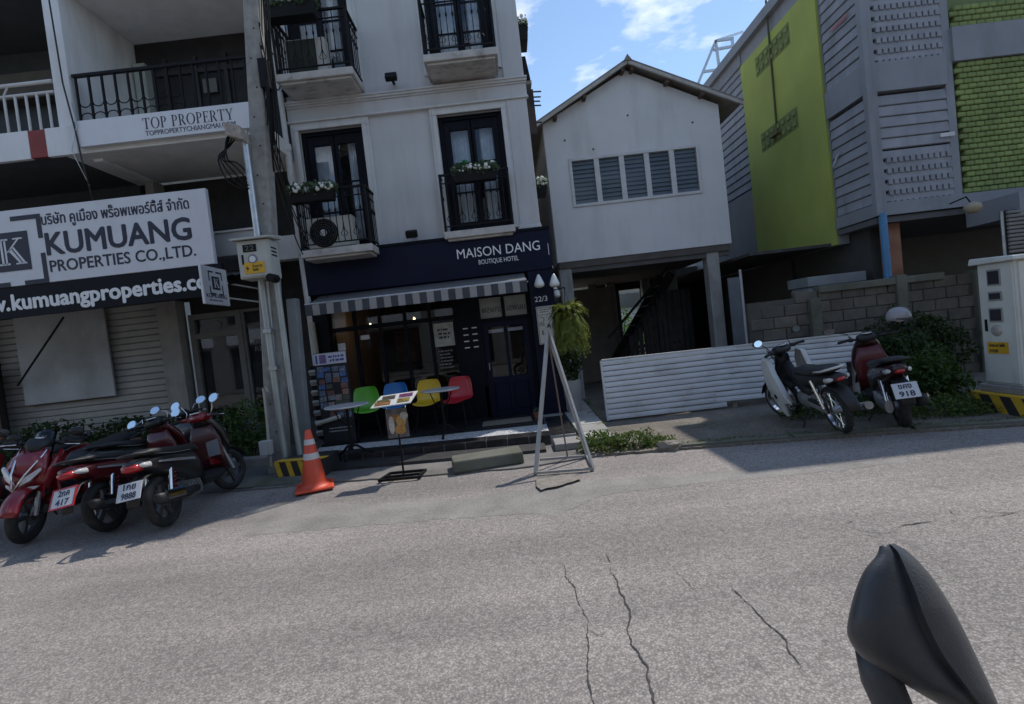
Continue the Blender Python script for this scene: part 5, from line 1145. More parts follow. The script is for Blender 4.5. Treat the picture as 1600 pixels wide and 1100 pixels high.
# ================================================================== terrace furniture
def chair(colname, label, col, x, y, rz):
    t = thing('chair', label, 'chair', (x, y, TZ), rz, group='plastic shell chairs on the terrace', local=True)
    m = pm('shell_'+colname, col, .35, var=.06, scale=3, coat=.2)
    # shell profile (y towards the sitter's front = -y), seat then back
    prof = [(-.22, .430), (-.20, .452), (-.10, .445), (.04, .432), (.13, .44), (.185, .49), (.21, .56), (.235, .66), (.255, .76), (.262, .82), (.262, .835)]
    hw = [.19, .215, .225, .225, .222, .225, .228, .222, .205, .175, .15]
    mb = MB(); vs = []; nu = 12
    for (py, pz), w in zip(prof, hw):
        for k in range(nu+1):
            s = -1+2*k/nu; c = abs(s)**2.5
            back = pz > .5
            vs.append((w*s, py-(.055*c if back else 0), pz+(0 if back else .035*c)))
    mb.add(vs, [(i*(nu+1)+k, i*(nu+1)+k+1, (i+1)*(nu+1)+k+1, (i+1)*(nu+1)+k) for i in range(len(prof)-1) for k in range(nu)])
    o = mb.build('shell', m, t, smooth=1); sd = o.modifiers.new('s', 'SOLIDIFY'); sd.thickness = .012; sb = o.modifiers.new('ss', 'SUBSURF'); sb.levels = 1; sb.render_levels = 1
    for sx in (-1, 1):
        MB().tube([(sx*.13, -.12, .44), (sx*.19, -.20, 0)], .011, 8).build('leg', BLACK, t); MB().tube([(sx*.13, .10, .43), (sx*.19, .20, 0)], .011, 8).build('leg', BLACK, t)
        MB().tube([(sx*.13, -.12, .435), (sx*.13, .10, .425)], .010, 8).build('seat_rail', BLACK, t)
    MB().tube([(-.15, .03, .28), (.15, .03, .28)], .008, 6).build('stretcher', BLACK, t)
c = fy(568, 610, 8.55); chair('green', 'bright green plastic shell chair on the terrace', (.11, .43, .03), c.x+.02, 8.55, rad(14))
c = fy(616, 612, 8.75); chair('blue', 'blue plastic shell chair on the terrace behind the menu stand', (.018, .18, .50), c.x, 8.72, rad(4))
c = fy(664, 610, 8.6); chair('yellow', 'yellow plastic shell chair on the terrace', (.66, .43, .02), c.x+.02, 8.60, rad(-6))
c = fy(712, 600, 8.5); chair('red', 'red plastic shell chair on the terrace nearest the navy door', (.46, .015, .028), c.x, 8.50, rad(-16))
TOPM = pm('marble_top', (.50, .50, .51), .25, var=.12, scale=7)
def table(label, x, y):
    t = thing('cafe_table', label, 'table', (x, y, TZ), local=True, group='round cafe tables')
    MB().lathe([(.27, .705), (.295, .712), (.30, .722), (.295, .732), (.0, .734)], (0, 0, 0), 36).build('table_top', TOPM, t, smooth=30)
    MB().lathe([(.022, .10), (.022, .69), (.10, .70), (.10, .705)], (0, 0, 0), 12).build('column', BLACK, t, smooth=30)
    for k in range(3):
        a = k*2.094+.5; c_, s_ = math.cos(a), math.sin(a); MB().tube([(0, 0, .16), (.08*c_, .08*s_, .15), (.2*c_, .2*s_, .05), (.29*c_, .29*s_, .015)], [.02, .018, .015, .02], 8).build('foot', BLACK, t, smooth=1)
    for k in range(2):
        a = k*3.14+.3; c_, s_ = math.cos(a), math.sin(a); MB().tube([(.02*c_, .02*s_, .45), (.12*c_, .12*s_, .55), (.17*c_, .17*s_, .70)], .009, 6).build('brace', BLACK, t)
q = gz(541, 633, TZ+.73); table('round marble cafe table in front of the green chair', q.x, q.y)
q = gz(688, 608, TZ+.73); table('round marble cafe table between the yellow and red chairs', q.x, q.y)
# photo banner: frame with many small prints
PBN = thing('photo_board', 'tall black board covered with small colour photographs', 'photo board', (-2.95, 8.25, TZ))
a = fy(489, 553, 8.2); b = fy(536, 548, 8.2); e = fy(552, 690, 8.2); x0 = a.x; w = b.x-a.x+.04; zt = (a.z+b.z)/2
MB().box((x0, 8.2, TZ+.03), (x0+w, 8.225, zt)).build('board', pm('board_black', (.012, .012, .016), .5, var=.1), PBN)
MB().box((x0-.02, 8.1, TZ), (x0+w+.02, 8.3, TZ+.03)).build('foot', BLACK, PBN)
hb = MB().box((x0+.005, 8.192, zt-.19), (x0+w-.005, 8.199, zt-.01)).build('header', pm('header_white', (.50, .50, .58), .5), PBN)
MB().box((x0+.03, 8.19, zt-.17), (x0+.06, 8.193, zt-.03)).build('header_mark', pm('mark_blue', (.06, .06, .25), .5), hb); MB().box((x0+.09, 8.19, zt-.17), (x0+.20, 8.193, zt-.03)).build('header_mark', pm('mark_violet', (.16, .10, .22), .5, var=.5, scale=60), hb)
print_lines('header_print', pm('mark_blue', (.06, .06, .25), .5), hb, x0+.22, 8.1915, zt-.09, w-.26, 2, .04, .06, 7)
def photomat(i):
    cols = [(.12, .16, .24), (.05, .12, .30), (.20, .22, .26), (.10, .14, .20), (.22, .10, .08), (.28, .24, .22), (.16, .07, .06), (.08, .09, .07), (.30, .17, .12), (.10, .06, .08)]
    n_ = 'photo_print_%d' % i
    if n_ in MATS: return MATS[n_]
    m = pm(n_, [c_*.8+.02 for c_ in cols[i]], .35, var=.8, scale=38+5*i); return m
g = random.Random(5); cw = (w-.04)/4; rows = 9; rh = (zt-.22-TZ-.42)/rows
for r in range(rows):
    for c_ in range(4):
        if g.random() < (.06 if r < 6 else .35): continue
        sx, sz = cw*g.uniform(.78, .95), rh*g.uniform(.7, .94); cx = x0+.02+cw*(c_+.5)+g.uniform(-.01, .01); cz = zt-.22-rh*(r+.5)+g.uniform(-.012, .012)
        pbox('photo', (cx, 8.196-.002*(c_ % 2), cz), (round(sx, 2), .003, round(sz, 2)), photomat(g.randrange(4) if r < 2 else g.randrange(10)), PBN, rot=(0, g.uniform(-.05, .05), 0))
print_lines('board_print', pm('print_grey', (.3, .3, .3), .6), PBN, x0+.10, 8.199, TZ+.26, w*.7, 2, .022, .05, 8)
# menu stand
q = gz(628, 748, .02); MS = thing('menu_stand', 'black menu stand with a tilted open menu and a food picture', 'menu stand', (q.x, q.y, .02))
qx, qy = q.x, q.y+.12
mb = MB(); mb.frame(0, 0, 0, 0, 0, 0, 0, 0) if False else None
mb = MB()
for p0, p1 in (((-.27, -.15), (.22, -.19)), ((-.20, .16), (.25, .12)), ((-.27, -.15), (-.20, .16)), ((.22, -.19), (.25, .12))): mb.bar((qx+p0[0], qy+p0[1], .035), (qx+p1[0], qy+p1[1], .035), .03, .028)
mb.bar((qx-.235, qy, .034), (qx+.235, qy-.03, .034), .028, .024); mb.build('base_frame', BLACK, MS)
top = fy(618, 628, qy)
MB().tube([(qx, qy, .03), (qx, qy, .60)], .013, 8).build('pole', BLACK, MS)
mb = MB(); mb.tube([(qx, qy, .58), (qx-.08, qy, .64), (qx-.12, qy+.01, .88)], .006, 6); mb.tube([(qx, qy, .58), (qx+.1, qy, .66), (qx+.12, qy+.01, .88)], .006, 6); mb.build('wire_holder', CHROME, MS)
ang = rad(24); Rm = (rad(0)-ang)
cz = .96; ux = Vector((1, .05, .03)).normalized(); vv = Vector((0, math.cos(ang), math.sin(ang)))
def mp_(u, v, d=0): p = Vector((qx, qy, cz))+ux*u+vv*v+Vector((0, -math.sin(ang), math.cos(ang)))*d; return tuple(p)
MB().prism([mp_(-.27, -.13), (mp_(.21, -.13)), mp_(.27, .13), mp_(-.19, .13)], (0, 0, .012)).build('menu_board', pm('menu_card', (.60, .58, .55), .4, var=.05), MS)
pics = [(-.29, -.13, -.05, -.02), (-.20, .02, .0, .13), (.05, -.12, .24, .0), (.06, .03, .27, .13), (-.27, -.01, -.08, .03)]
for i, (u0, v0, u1, v1) in enumerate(pics): MB().prism([mp_(u0*.8, v0*.8, .014), mp_(u1*.8, v0*.8, .014), mp_(u1*.8, v1*.8, .014), mp_(u0*.8, v1*.8, .014)], (0, 0, .002)).build('menu_picture', pm('menu_pic_%d' % i, [(.20, .10, .04), (.08, .07, .05), (.22, .16, .05), (.15, .05, .12), (.10, .12, .05)][i], .3, var=.7, scale=28), MS)
fp = MB().box((qx-.13, qy-.01, .50), (qx+.13, qy, .86)).build('food_picture', pm('food_backdrop', (.10, .09, .09), .4, var=.5, scale=12), MS)
for (u, v, rx, rz_, c, i) in ((-.02, .74, .07, .05, (.25, .11, .03), 0), (.05, .70, .06, .07, (.42, .25, .08), 1), (.03, .60, .07, .06, (.40, .20, .05), 2), (-.07, .66, .035, .11, (.45, .42, .38), 3), (.09, .76, .05, .05, (.36, .34, .28), 4)):
    mb = MB(); mb.prism([(qx+u+rx*math.cos(k*math.pi/7), qy-.012-.001*i, v+rz_*math.sin(k*math.pi/7)) for k in range(14)], (0, .001, 0)); mb.build('food_print', pm('food_%d' % i, c, .4, var=.3, scale=40), fp)
# traffic cone
q = gz(490, 764, .02); CN = thing('traffic_cone', 'orange traffic cone with two white bands by the kerb', 'traffic cone', (q.x, q.y+.05, .02), rad(20), local=True)
ORG = pm('cone_orange', (.62, .075, .03), .5, var=.12, scale=6, dirt=(.30, .06, .03), damt=.5, dscale=(8, 8, 8))
mb = MB(); mb.box((-.22, -.22, .0), (.22, .22, .035)); mb.build('base', ORG, CN, bev=.02)
mb = MB(); mb.lathe([(.185, .034), (.15, .06), (.138, .10), (.036, .70), (.028, .71), (.0, .71)], (0, 0, 0), 28); mb.build('body', ORG, CN, smooth=40)
cr_ = lambda z: .138-(z-.10)*.17+.0025
for z0, z1 in ((.36, .435), (.535, .60)): MB().lathe([(cr_(z0), z0), (cr_(z1), z1)], (0, 0, 0), 28, cap=False).build('band', pm('cone_band', (.55, .54, .52), .4, var=.1), CN, smooth=40)
# A-frame sign stand
AF = thing('sign_easel', 'white tubular steel easel stand with a square base beside the path', 'easel', (.45, 6.0, .02))
FL, FR, BR, BL = gz(837, 739, .03), gz(927, 732, .03), gz(917, 712, .03), gz(842, 718, .03); ap_ = fy(856, 518, 6.1)
WT = pm('easel_white', (.36, .355, .35), .5, .3, var=.08, dirt=(.25, .18, .12), damt=.6, dscale=(12, 12, 3))
def tb(nm, p, q, w=.035): MB().bar(tuple(p), tuple(q), w, w).build(nm, WT if w > .02 else pm('easel_brown', (.16, .12, .10), .6), AF)
apv = Vector(ap_)
tb('leg', FL, apv, .036); tb('leg', FR, apv+Vector((.015, 0, 0)), .028); tb('leg', BR, apv+Vector((.0, .03, -.06)), .026); mid = (BL*.4+BR*.6); tb('leg', mid, apv+Vector((0, .02, -.10)), .018)
for p, q_ in ((FL, FR), (FR, BR), (BR, BL), (BL, FL)): tb('base_bar', p, q_, .026)
MB().box((apv.x-.05, apv.y-.02, apv.z-.03), (apv.x+.05, apv.y+.05, apv.z+.03)).build('head_plate', WT, AF)
# ================================================================== scooters
SEATM = pm('seat_vinyl', (.022, .022, .024), .5, var=.15, scale=20); BPL = pm('black_plastic', (.016, .016, .018), .55, var=.2)
REDM = pm('scooter_red', (.20, .008, .014), .25, var=.08, coat=.5); DRED = pm('scooter_dark_red', (.085, .008, .012), .25, var=.1, coat=.5); BLKM = pm('scooter_black', (.016, .017, .019), .28, var=.1, coat=.4)
WHTM = pm('scooter_white', (.56, .56, .54), .3, var=.04, coat=.4); TAILR = pm('tail_lens_red', (.42, .015, .015), .15, var=.1, coat=.6); LENS = pm('lamp_lens', (.55, .55, .55), .1, var=.15, scale=30, coat=.6); AMB = pm('amber_lens', (.55, .20, .02), .2); MIRG = pm('mirror_glass', (.85, .88, .92), .02, 1., var=.01)
RIMM = pm('rim_grey', (.10, .10, .105), .4, .5, var=.1)
PLATEW = pm('plate_white', (.55, .56, .58), .4, var=.05)
def scooter(label, loc, fwd, col, col2=None, lean=8, steer=0, style='scooter', plate='', plate_frame=None, mirror_h=1.10, mirror_w=.34, mirrors=True, bars=None, name='motor_scooter', group=None, screen=False, rnd_mirror=True, shield=None, seatc=None, skip_right=False, small_tail=False):
    col2 = col2 or BPL; yaw = math.atan2(fwd[1], fwd[0])
    t = thing(name, label, 'motorcycle', loc, (rad(-lean), 0, yaw), group, local=True)   # leans to its left (+y is left)
    t.rotation_mode = 'XYZ'
    ub = style == 'underbone'; big = style == 'maxi'
    WB = 1.24 if ub else (1.31 if big else 1.27); rr = .285 if ub else (.285 if big else .27); tw = .036 if ub else (.058 if big else .048)
    tr_ = .07*(1 if not ub else .75)
    def wheel(x, par, nm):
        mb = MB(); R = rr-tw; prof = []
        for k in range(13):
            a = math.pi*(k/12)*1.5-math.pi*.25
            prof.append((R+tw*math.sin(a), -tw*math.cos(a)*1.05))
        mb.lathe(prof, (x, 0, rr), 36, 'y', loop=True); w_ = mb.build(nm, RUBBER, par, smooth=1)
        mb = MB(); mb.lathe([(R-.035, -.03), (R-.005, -.034), (R-.005, .034), (R-.035, .03)], (x, 0, rr), 28, 'y', loop=True); rim = mb.build('rim', CHROME if ub else RIMM, w_, smooth=35)
        mb = MB(); mb.lathe([(.0, -.05), (.045, -.05), (.05, 0), (.045, .05), (0, .05)], (x, 0, rr), 14, 'y'); mb.build('hub', ALU, w_, smooth=35)
        mb = MB(); ns_ = 18 if ub else 5
        for k in range(ns_):
            a = 2*math.pi*k/ns_
            if ub: mb.tube([(x+.03*math.cos(a+.4), .03*(-1)**k, rr+.03*math.sin(a+.4)), (x+(R-.02)*math.cos(a), 0, rr+(R-.02)*math.sin(a))], .003, 4)
            else: mb.bar((x+.03*math.cos(a), 0, rr+.03*math.sin(a)), (x+(R-.02)*math.cos(a+.15), 0, rr+(R-.02)*math.sin(a+.15)), .05, .035, up=(0, 1, 0))
        mb.build('spokes', CHROME if ub else RIMM, w_)
    wheel(0, t, 'rear_wheel')
    # steering group as plain parts, turned about the head tube
    SR = Matrix.Translation((WB-.22, 0, 0)) @ Matrix.Rotation(steer, 4, 'Z') @ Matrix.Translation((-(WB-.22), 0, 0))
    fr = MB
    def st(o): o.matrix_basis = SR; return o
    mb = MB(); R = rr-tw
    pr = []
    for k in range(13):
        a = math.pi*(k/12)*1.5-math.pi*.25; pr.append((R+tw*.9*math.sin(a), -tw*.9*math.cos(a)))
    mb.lathe(pr, (WB, 0, rr), 36, 'y', loop=True); fw = st(mb.build('front_wheel', RUBBER, t, smooth=1))
    mb = MB(); mb.lathe([(R-.035, -.026), (R-.005, -.03), (R-.005, .03), (R-.035, .026)], (WB, 0, rr), 28, 'y', loop=True); mb.build('rim', CHROME if ub else RIMM, fw, smooth=35)
    mb = MB()
    for k in range(5 if not ub else 18):
        a = 2*math.pi*k/(5 if not ub else 18); mb.bar((WB+.02*math.cos(a), 0, rr+.02*math.sin(a)), (WB+(R-.02)*math.cos(a), 0, rr+(R-.02)*math.sin(a)), .045 if not ub else .004, .03 if not ub else .004, up=(0, 1, 0))
    mb.lathe([(0, -.05), (.05, -.05), (.05, .05), (0, .05)], (WB, 0, rr), 14, 'y'); mb.build('spokes', RIMM if not ub else CHROME, fw)
    # forks, fender
    mb = MB()
    for s in (-1, 1): mb.tube([(WB, s*.075, rr), (WB-.10, s*.075, rr+.32)], [.026, .024], 8); mb.tube([(WB-.10, s*.075, rr+.32), (WB-.19, s*.05, .80)], .017, 8)
    st(mb.build('fork', ALU if not ub else BPL, t, smooth=40))
    mb = MB(); vs = []; na = 14; hw_ = tw+.03
    for k in range(na+1):
        a = rad(15+135*k/na); r_ = rr+.03
        for j in range(7):
            s = -1+j/3; vs.append((WB+(r_-.03*abs(s)**2)*math.cos(a), hw_*s, rr+(r_-.03*abs(s)**2)*math.sin(a)))
    mb.add(vs, [(7*i+j, 7*i+j+1, 7*i+8+j, 7*i+7+j) for i in range(na) for j in range(6)]); o = st(mb.build('front_fender', col if not ub else BPL, t, smooth=1)); o.modifiers.new('s', 'SOLIDIFY').thickness = .006
    # body
    if ub:
        mb = MB(); mb.loft([(.95, 0, .78, .05, .07, .9, .8), (.80, 0, .58, .05, .07, .9, .8), (.62, 0, .46, .055, .07, .5, .8), (.42, 0, .45, .07, .08, 0, .8)], 14); mb.build('down_tube', BPL, t, smooth=1)
        for s in (-1, 1):
            mb = MB(); out_ = [(1.06, .93), (1.17, .78), (1.18, .56), (1.09, .37), (.92, .18), (.78, .13), (.80, .30), (.60, .34), (.70, .48), (.84, .70), (.91, .91)]
            cxm, czm = .94, .55; ring = []
            n_ = len(out_)
            for lay, (sc, yy) in enumerate(((1.0, .20), (.96, .26), (.55, .295))):
                ring += [(cxm+(x-cxm)*sc, s*(yy+.03*max(0, (z-.5))*0), czm+(z-czm)*sc) for x, z in out_]
            ring.append((cxm, s*.30, czm)); fs = [(l*n_+i, l*n_+(i+1) % n_, (l+1)*n_+(i+1) % n_, (l+1)*n_+i) for l in (0, 1) for i in range(n_)]+[(2*n_+i, 2*n_+(i+1) % n_, 3*n_) for i in range(n_)]
            mb.add(ring, fs); o = mb.build('leg_shield', col, t, smooth=50); o.modifiers.new('s', 'SOLIDIFY').thickness = .006
            MB().lathe([(0, -.006), (.032, -.004), (.034, .004)], (.86, s*.297, .42), 14, 'y').build('shield_vent', BLACK, t)
        mb = MB(); mb.loft([(1.06, 0, .84, .10, .10, .3, .8), (1.12, 0, .70, .11, .12, .2, .8), (1.10, 0, .52, .09, .09, 0, .8)], 14); mb.build('front_cowl', BPL, t, smooth=1)
        mb = MB(); mb.loft([(.62, 0, .66, .10, .05, .1, .7), (.45, 0, .64, .12, .09, .0, .7), (.1, 0, .66, .12, .08, -.1, .7), (-.22, 0, .70, .085, .055, -.15, .8), (-.34, 0, .72, .05, .03, 0, .8)], 16); mb.build('tail_cowl', BPL, t, smooth=1)
        mb = MB(); mb.loft([(.66, 0, .73, .08, .02, -.2, .8), (.52, 0, .745, .11, .04, -.1, .7), (.25, 0, .745, .125, .045, 0, .7), (0, 0, .775, .125, .05, .1, .7), (-.2, 0, .80, .10, .04, .1, .7), (-.26, 0, .80, .07, .02, 0, .8)], 16); mb.build('seat', SEATM, t, smooth=1)
        mb = MB(); mb.tube([(.05, .11, .77), (-.18, .12, .80), (-.30, .08, .825), (-.33, 0, .83), (-.30, -.08, .825), (-.18, -.12, .80), (.05, -.11, .77)], .013, 8); mb.build('grab_rail', WHTM, t, smooth=1)
        mb = MB(); mb.loft([(.75, 0, .34, .08, .09, 0, .7), (.55, 0, .33, .10, .11, 0, .7), (.38, 0, .34, .09, .09, 0, .7)], 14); mb.build('engine', ALU, t, smooth=30)
        mb = MB(); mb.bar((.42, .09, .33), (0, .09, rr), .03, .06); mb.bar((.42, -.09, .33), (0, -.09, rr), .03, .05); mb.build('swing_arm', ALU, t, bev=.008)
        for s in (-1, 1): MB().tube([(.14, s*.11, .66), (.02, s*.11, rr+.04)], .026, 10).build('shock', CHROME, t, smooth=40)
        MB().box((-.02, .075, .27), (.42, .10, .40)).build('chain_case', BPL, t, bev=.02)
        mb = MB(); mb.tube([(.6, -.1, .26), (.3, -.13, .24), (-.05, -.14, .27), (-.42, -.15, .36)], [.02, .03, .042, .045], 10); mb.build('exhaust', CHROME, t, smooth=40)
    else:
        sh = shield or col; k_ = 1.12 if big else 1.0
        # front apron
        mb = MB(); mb.loft([(WB-.13, 0, .42, .10*k_, .04, -.3, .8), (WB-.07, 0, .52, .17*k_, .075, -.35, .75), (WB-.05, 0, .66, .20*k_, .09, -.35, .75), (WB-.10, 0, .80, .18*k_, .085, -.3, .75), (WB-.19, 0, .93, .13*k_, .06, -.25, .8), (WB-.24, 0, .98, .07, .03, -.2, .8)], 18)
        v2 = []
        mb.build('front_apron', col, t, smooth=1)
        mb = MB(); mb.loft([(WB-.22, 0, .30, .17, .02, -1.3, .6), (WB-.26, 0, .50, .20, .025, -1.35, .6), (WB-.24, 0, .70, .19, .03, -1.35, .6), (WB-.25, 0, .88, .13, .03, -1.3, .7)], 16); mb.build('leg_shield', sh, t, smooth=1)
        if shield is not None:
            MB().prism([(WB-.288, -.02, .50), (WB-.288, -.17, .50), (WB-.274, -.17, .70), (WB-.274, -.02, .68)], (.004, 0, 0)).build('shield_decal', pm('decal_grey', (.16, .17, .19), .4), t)
            MB().prism([(WB-.292, -.02, .40), (WB-.292, -.16, .40), (WB-.290, -.02, .50)], (.004, 0, 0)).build('shield_decal', REDM, t)
        # floor and side panels
        mb = MB(); mb.loft([(WB-.20, 0, .30, .15, .05, 0, .6), (.78, 0, .27, .15, .05, 0, .6), (.58, 0, .29, .15, .06, 0, .6)], 14); mb.build('footboard', BPL, t, smooth=40)
        zt_ = .05 if big else 0
        if big: mb = MB(); mb.loft([(WB-.20, 0, .52, .10, .10, .3, .7), (.85, 0, .48, .11, .12, .1, .7), (.62, 0, .50, .12, .13, 0, .7)], 14); mb.build('centre_tunnel', col2, t, smooth=1)
        mb = MB(); mb.loft([(.66, 0, .42, .12, .14, 0, .7), (.50, 0, .52, .165, .19, 0, .7), (.20, 0, .60, .165, .14, -.1, .7), (-.08, 0, .67, .13, .095, -.2, .7), (-.26, 0, .715, .095, .06, -.25, .75), (-.36, 0, .74, .05, .03, -.2, .8)], 18); mb.build('tail_cowl', col, t, smooth=1)
        mb = MB(); mb.loft([(.70, 0, .66+zt_, .08, .03, -.2, .8), (.58, 0, .70+zt_, .135, .05, -.05, .7), (.35, 0, .725+zt_, .15, .05, 0, .7), (.14, 0, .755+zt_, .15, .055, .15, .7), (-.10, 0, .80+zt_, .125, .045, .1, .7), (-.22, 0, .815+zt_, .08, .02, 0, .8)], 18); mb.build('seat', SEATM, t, smooth=1)
        mb = MB(); mb.tube([(.0, .13, .77+zt_), (-.2, .13, .81+zt_), (-.33, .09, .83+zt_), (-.36, 0, .835+zt_), (-.33, -.09, .83+zt_), (-.2, -.13, .81+zt_), (.0, -.13, .77+zt_)], .014, 8); mb.build('grab_rail', BPL, t, smooth=1)
        mb = MB(); mb.loft([(.62, .04, .30, .09, .10, 0, .7), (.40, .06, .29, .10, .11, 0, .7), (.12, .10, .28, .05, .09, 0, .7), (-.05, .11, rr, .04, .075, 0, .8)], 14); mb.build('engine', ALU, t, smooth=30)
        mb = MB(); mb.loft([(.42, -.13, .26, .03, .035, 0, .8), (.2, -.15, .27, .045, .05, .1, .8), (-.1, -.16, .30, .055, .065, .15, .8), (-.30, -.16, .345, .055, .06, .15, .8), (-.33, -.16, .35, .03, .035, .15, .8)], 12); mb.build('exhaust', BPL, t, smooth=1)
        mb = MB(); mb.loft([(.05, -.215, .315, .006, .05, .12, .7), (-.24, -.22, .355, .006, .05, .12, .7)], 10); mb.build('exhaust_guard', CHROME if not big else BPL, t)
        for s in (-1, 1): MB().tube([(.06, s*.12, .58), (-.03, s*.12, rr+.06)], .026, 10).build('shock', CHROME, t, smooth=40)
    # rear fender, plate, lights
    mb = MB(); mb.loft([(-.10, 0, .60, .07, .02, .2, .8), (-.28, 0, .57, .075, .015, .6, .8), (-.40, 0, .44, .07, .012, 1.0, .8), (-.43, 0, .34, .06, .01, 1.2, .8)], 12); rf = mb.build('rear_fender', BPL, t, smooth=1)
    lz = .70 if not ub else .70
    kt = .55 if small_tail else 1.
    mb = MB(); mb.loft([(-.285, 0, lz-.01, .10*kt, .045*kt, -.2, .7), (-.345, 0, lz+.002, .085*kt, .038*kt, -.2, .7), (-.385+.04*(1-kt), 0, lz+.01, .05*kt, .022*kt, -.2, .8)], 14); mb.build('tail_light', TAILR, t, smooth=1)
    for s in (-1, 1):
        mb = MB(); mb.loft([(-.22, s*.115, lz-.005, .022, .03, 0, .9), (-.29, s*.10, lz+.005, .022, .026, 0, .9), (-.33, s*.085, lz+.01, .008, .012, 0, .9)], 10); mb.build('turn_signal', LENS, t, smooth=1)
    if plate:
        tl = rad(32); PM = Matrix.Translation((-.425, 0, .50)) @ Matrix.Rotation(tl, 4, 'Y')
        mb = MB(); mb.box((-.004, -.115, -.09), (.004, .115, .09)); pl = mb.build('license_plate', PLATEW, t, bev=.004, mb=PM)
        if plate_frame is not None:
            mb = MB(); 
            for a_, b_ in (((-.006, -.128, -.103), (.006, -.112, .103)), ((-.006, .112, -.103), (.006, .128, .103)), ((-.006, -.112, .087), (.006, .112, .103)), ((-.006, -.112, -.103), (.006, .112, -.087))): mb.box(a_, b_)
            mb.build('plate_frame', plate_frame, pl, mb=PM)
        R3 = Matrix(((0, 0, -1), (-1, 0, 0), (0, 1, 0)))
        l1, l2 = plate.split('|')
        for ln, zz_, w_ in ((l1, .02, .12), (l2, -.07, .14)):
            o = text('plate_characters', ln, INK, pl, (0, 0, 0), .085, w_, rot=R3, depth=.001, offset=.002); o.matrix_basis = PM @ Matrix.Translation((-.0055, w_/2, zz_)) @ R3.to_4x4(); 
        mb = MB(); mb.bar((-.36, 0, .56), (-.42, 0, .48), .12, .02); mb.build('plate_bracket', BPL, t)
    # handlebar
    hx, hz = WB-.25, .99 if not ub else .97
    bm_ = bars or BPL
    mb = MB(); mb.loft([(hx-.07, 0, hz, .09, .035, 0, .8), (hx, 0, hz+.015, .13, .06, 0, .8), (hx+.09, 0, hz-.01, .10, .06, -.1, .8), (hx+.14, 0, hz-.03, .05, .03, -.1, .8)], 16); st(mb.build('handlebar_cover', bm_ if not big else BPL, t, smooth=1))
    mb = MB(); mb.lathe([(0, .0), (.055, .0), (.06, -.012)], (hx-.02, 0, hz+.078), 16); st(mb.build('speedometer', LENS, t))
    for s in (-1, 1):
        mb = MB(); mb.tube([(hx, s*.10, hz), (hx-.02, s*.22, hz+.015), (hx-.05, s*.36, hz+.005)], .013, 8); st(mb.build('handlebar', BPL if not bars else bars, t, smooth=1))
        mb = MB(); mb.tube([(hx-.024, s*.24, hz+.014), (hx-.05, s*.36, hz+.005)], .019, 10); st(mb.build('grip', RUBBER, t, smooth=40))
        mb = MB(); mb.loft([(hx-.03, s*.20, hz+.01, .035, .028, 0, .8), (hx+.03, s*.20, hz+.01, .03, .024, 0, .8)], 10); st(mb.build('switch_gear', bars or BPL, t, smooth=1))
        mb = MB(); mb.tube([(hx+.03, s*.20, hz), (hx+.045, s*.28, hz), (hx+.02, s*.38, hz-.01)], .007, 6); st(mb.build('brake_lever', CHROME, t, smooth=1))
        if mirrors and not (skip_right and s < 0):
            mx_ = hx+.02; my = s*mirror_w
            mb = MB(); mb.tube([(hx+.01, s*.19, hz+.02), (mx_+.03, s*.20, hz+.09), (mx_+.01, my-s*.05, mirror_h-.02), (mx_, my, mirror_h)], .0065, 6); mst = st(mb.build('mirror_stem', CHROME if rnd_mirror else BPL, t, smooth=1))
            rx_, rz2 = (.070, .056) if rnd_mirror else (.075, .045); tm = -.42 if rnd_mirror else -.1
            mb = MB(); mb.loft([(mx_-.012, my, mirror_h, rx_, rz2, tm, .95), (mx_+.01, my, mirror_h, rx_*.98, rz2*.98, tm, .95), (mx_+.035, my, mirror_h, rx_*.5, rz2*.5, tm, 1)], 20); mh = st(mb.build('mirror', BPL if not rnd_mirror else CHROME, t, smooth=35))
            mb = MB(); mb.loft([(mx_-.018, my, mirror_h+.002, rx_*.92, rz2*.92, tm, .95), (mx_-.013, my, mirror_h, rx_*.93, rz2*.93, tm, .95)], 20); mb.build('mirror_glass', MIRG, mh)
    # headlight
    if ub:
        mb = MB(); mb.loft([(1.10, 0, .92, .08, .06, -.2, .8), (1.16, 0, .90, .06, .05, -.2, .8), (1.18, 0, .895, .02, .02, -.2, .8)], 14); st(mb.build('headlight', LENS, t, smooth=1))
    else:
        for s in (-1, 1):
            mb = MB(); x_ = WB+.03 if not big else WB+.045
            k2 = 1.25 if big else 1
            pts = [(x_-.01, s*.02, .60), (x_-.035, s*.10*k2, .66), (x_-.075, s*.165*k2, .76), (x_-.085, s*.155*k2, .79), (x_-.045, s*.07*k2, .71), (x_, s*.02, .64)]
            mb.prism(pts, (.022, s*.006, .006)); mb.build('headlight', LENS, t, bev=.006)
            if big:
                mb = MB(); mb.tube([(x_+.035, s*.012, .58), (x_-.02, s*.07, .72), (WB-.10, s*.13, .88), (WB-.17, s*.15, .97)], [.012, .011, .010, .006], 6); mb.build('nose_trim', CHROME, t, smooth=1)
                mb = MB(); mb.prism([(x_-.02, s*.03, .53), (x_-.06, s*.15, .57), (x_-.08, s*.18, .60), (x_-.05, s*.12, .60), (x_-.01, s*.03, .57)], (.02, 0, .004)); mb.build('running_light', LENS, t, bev=.005)
                mb = MB(); mb.loft([(WB-.05, s*.20, .60, .02, .07, -.5, .8), (WB-.14, s*.23, .76, .03, .06, -.5, .8), (WB-.26, s*.22, .90, .025, .05, -.4, .8)], 12); mb.build('side_fairing', col, t, smooth=1)
        if not big: mb = MB(); mb.loft([(hx+.10, 0, hz-.02, .075, .045, -.15, .8), (hx+.15, 0, hz-.035, .055, .035, -.15, .8)], 14); st(mb.build('headlight', LENS, t, smooth=1))
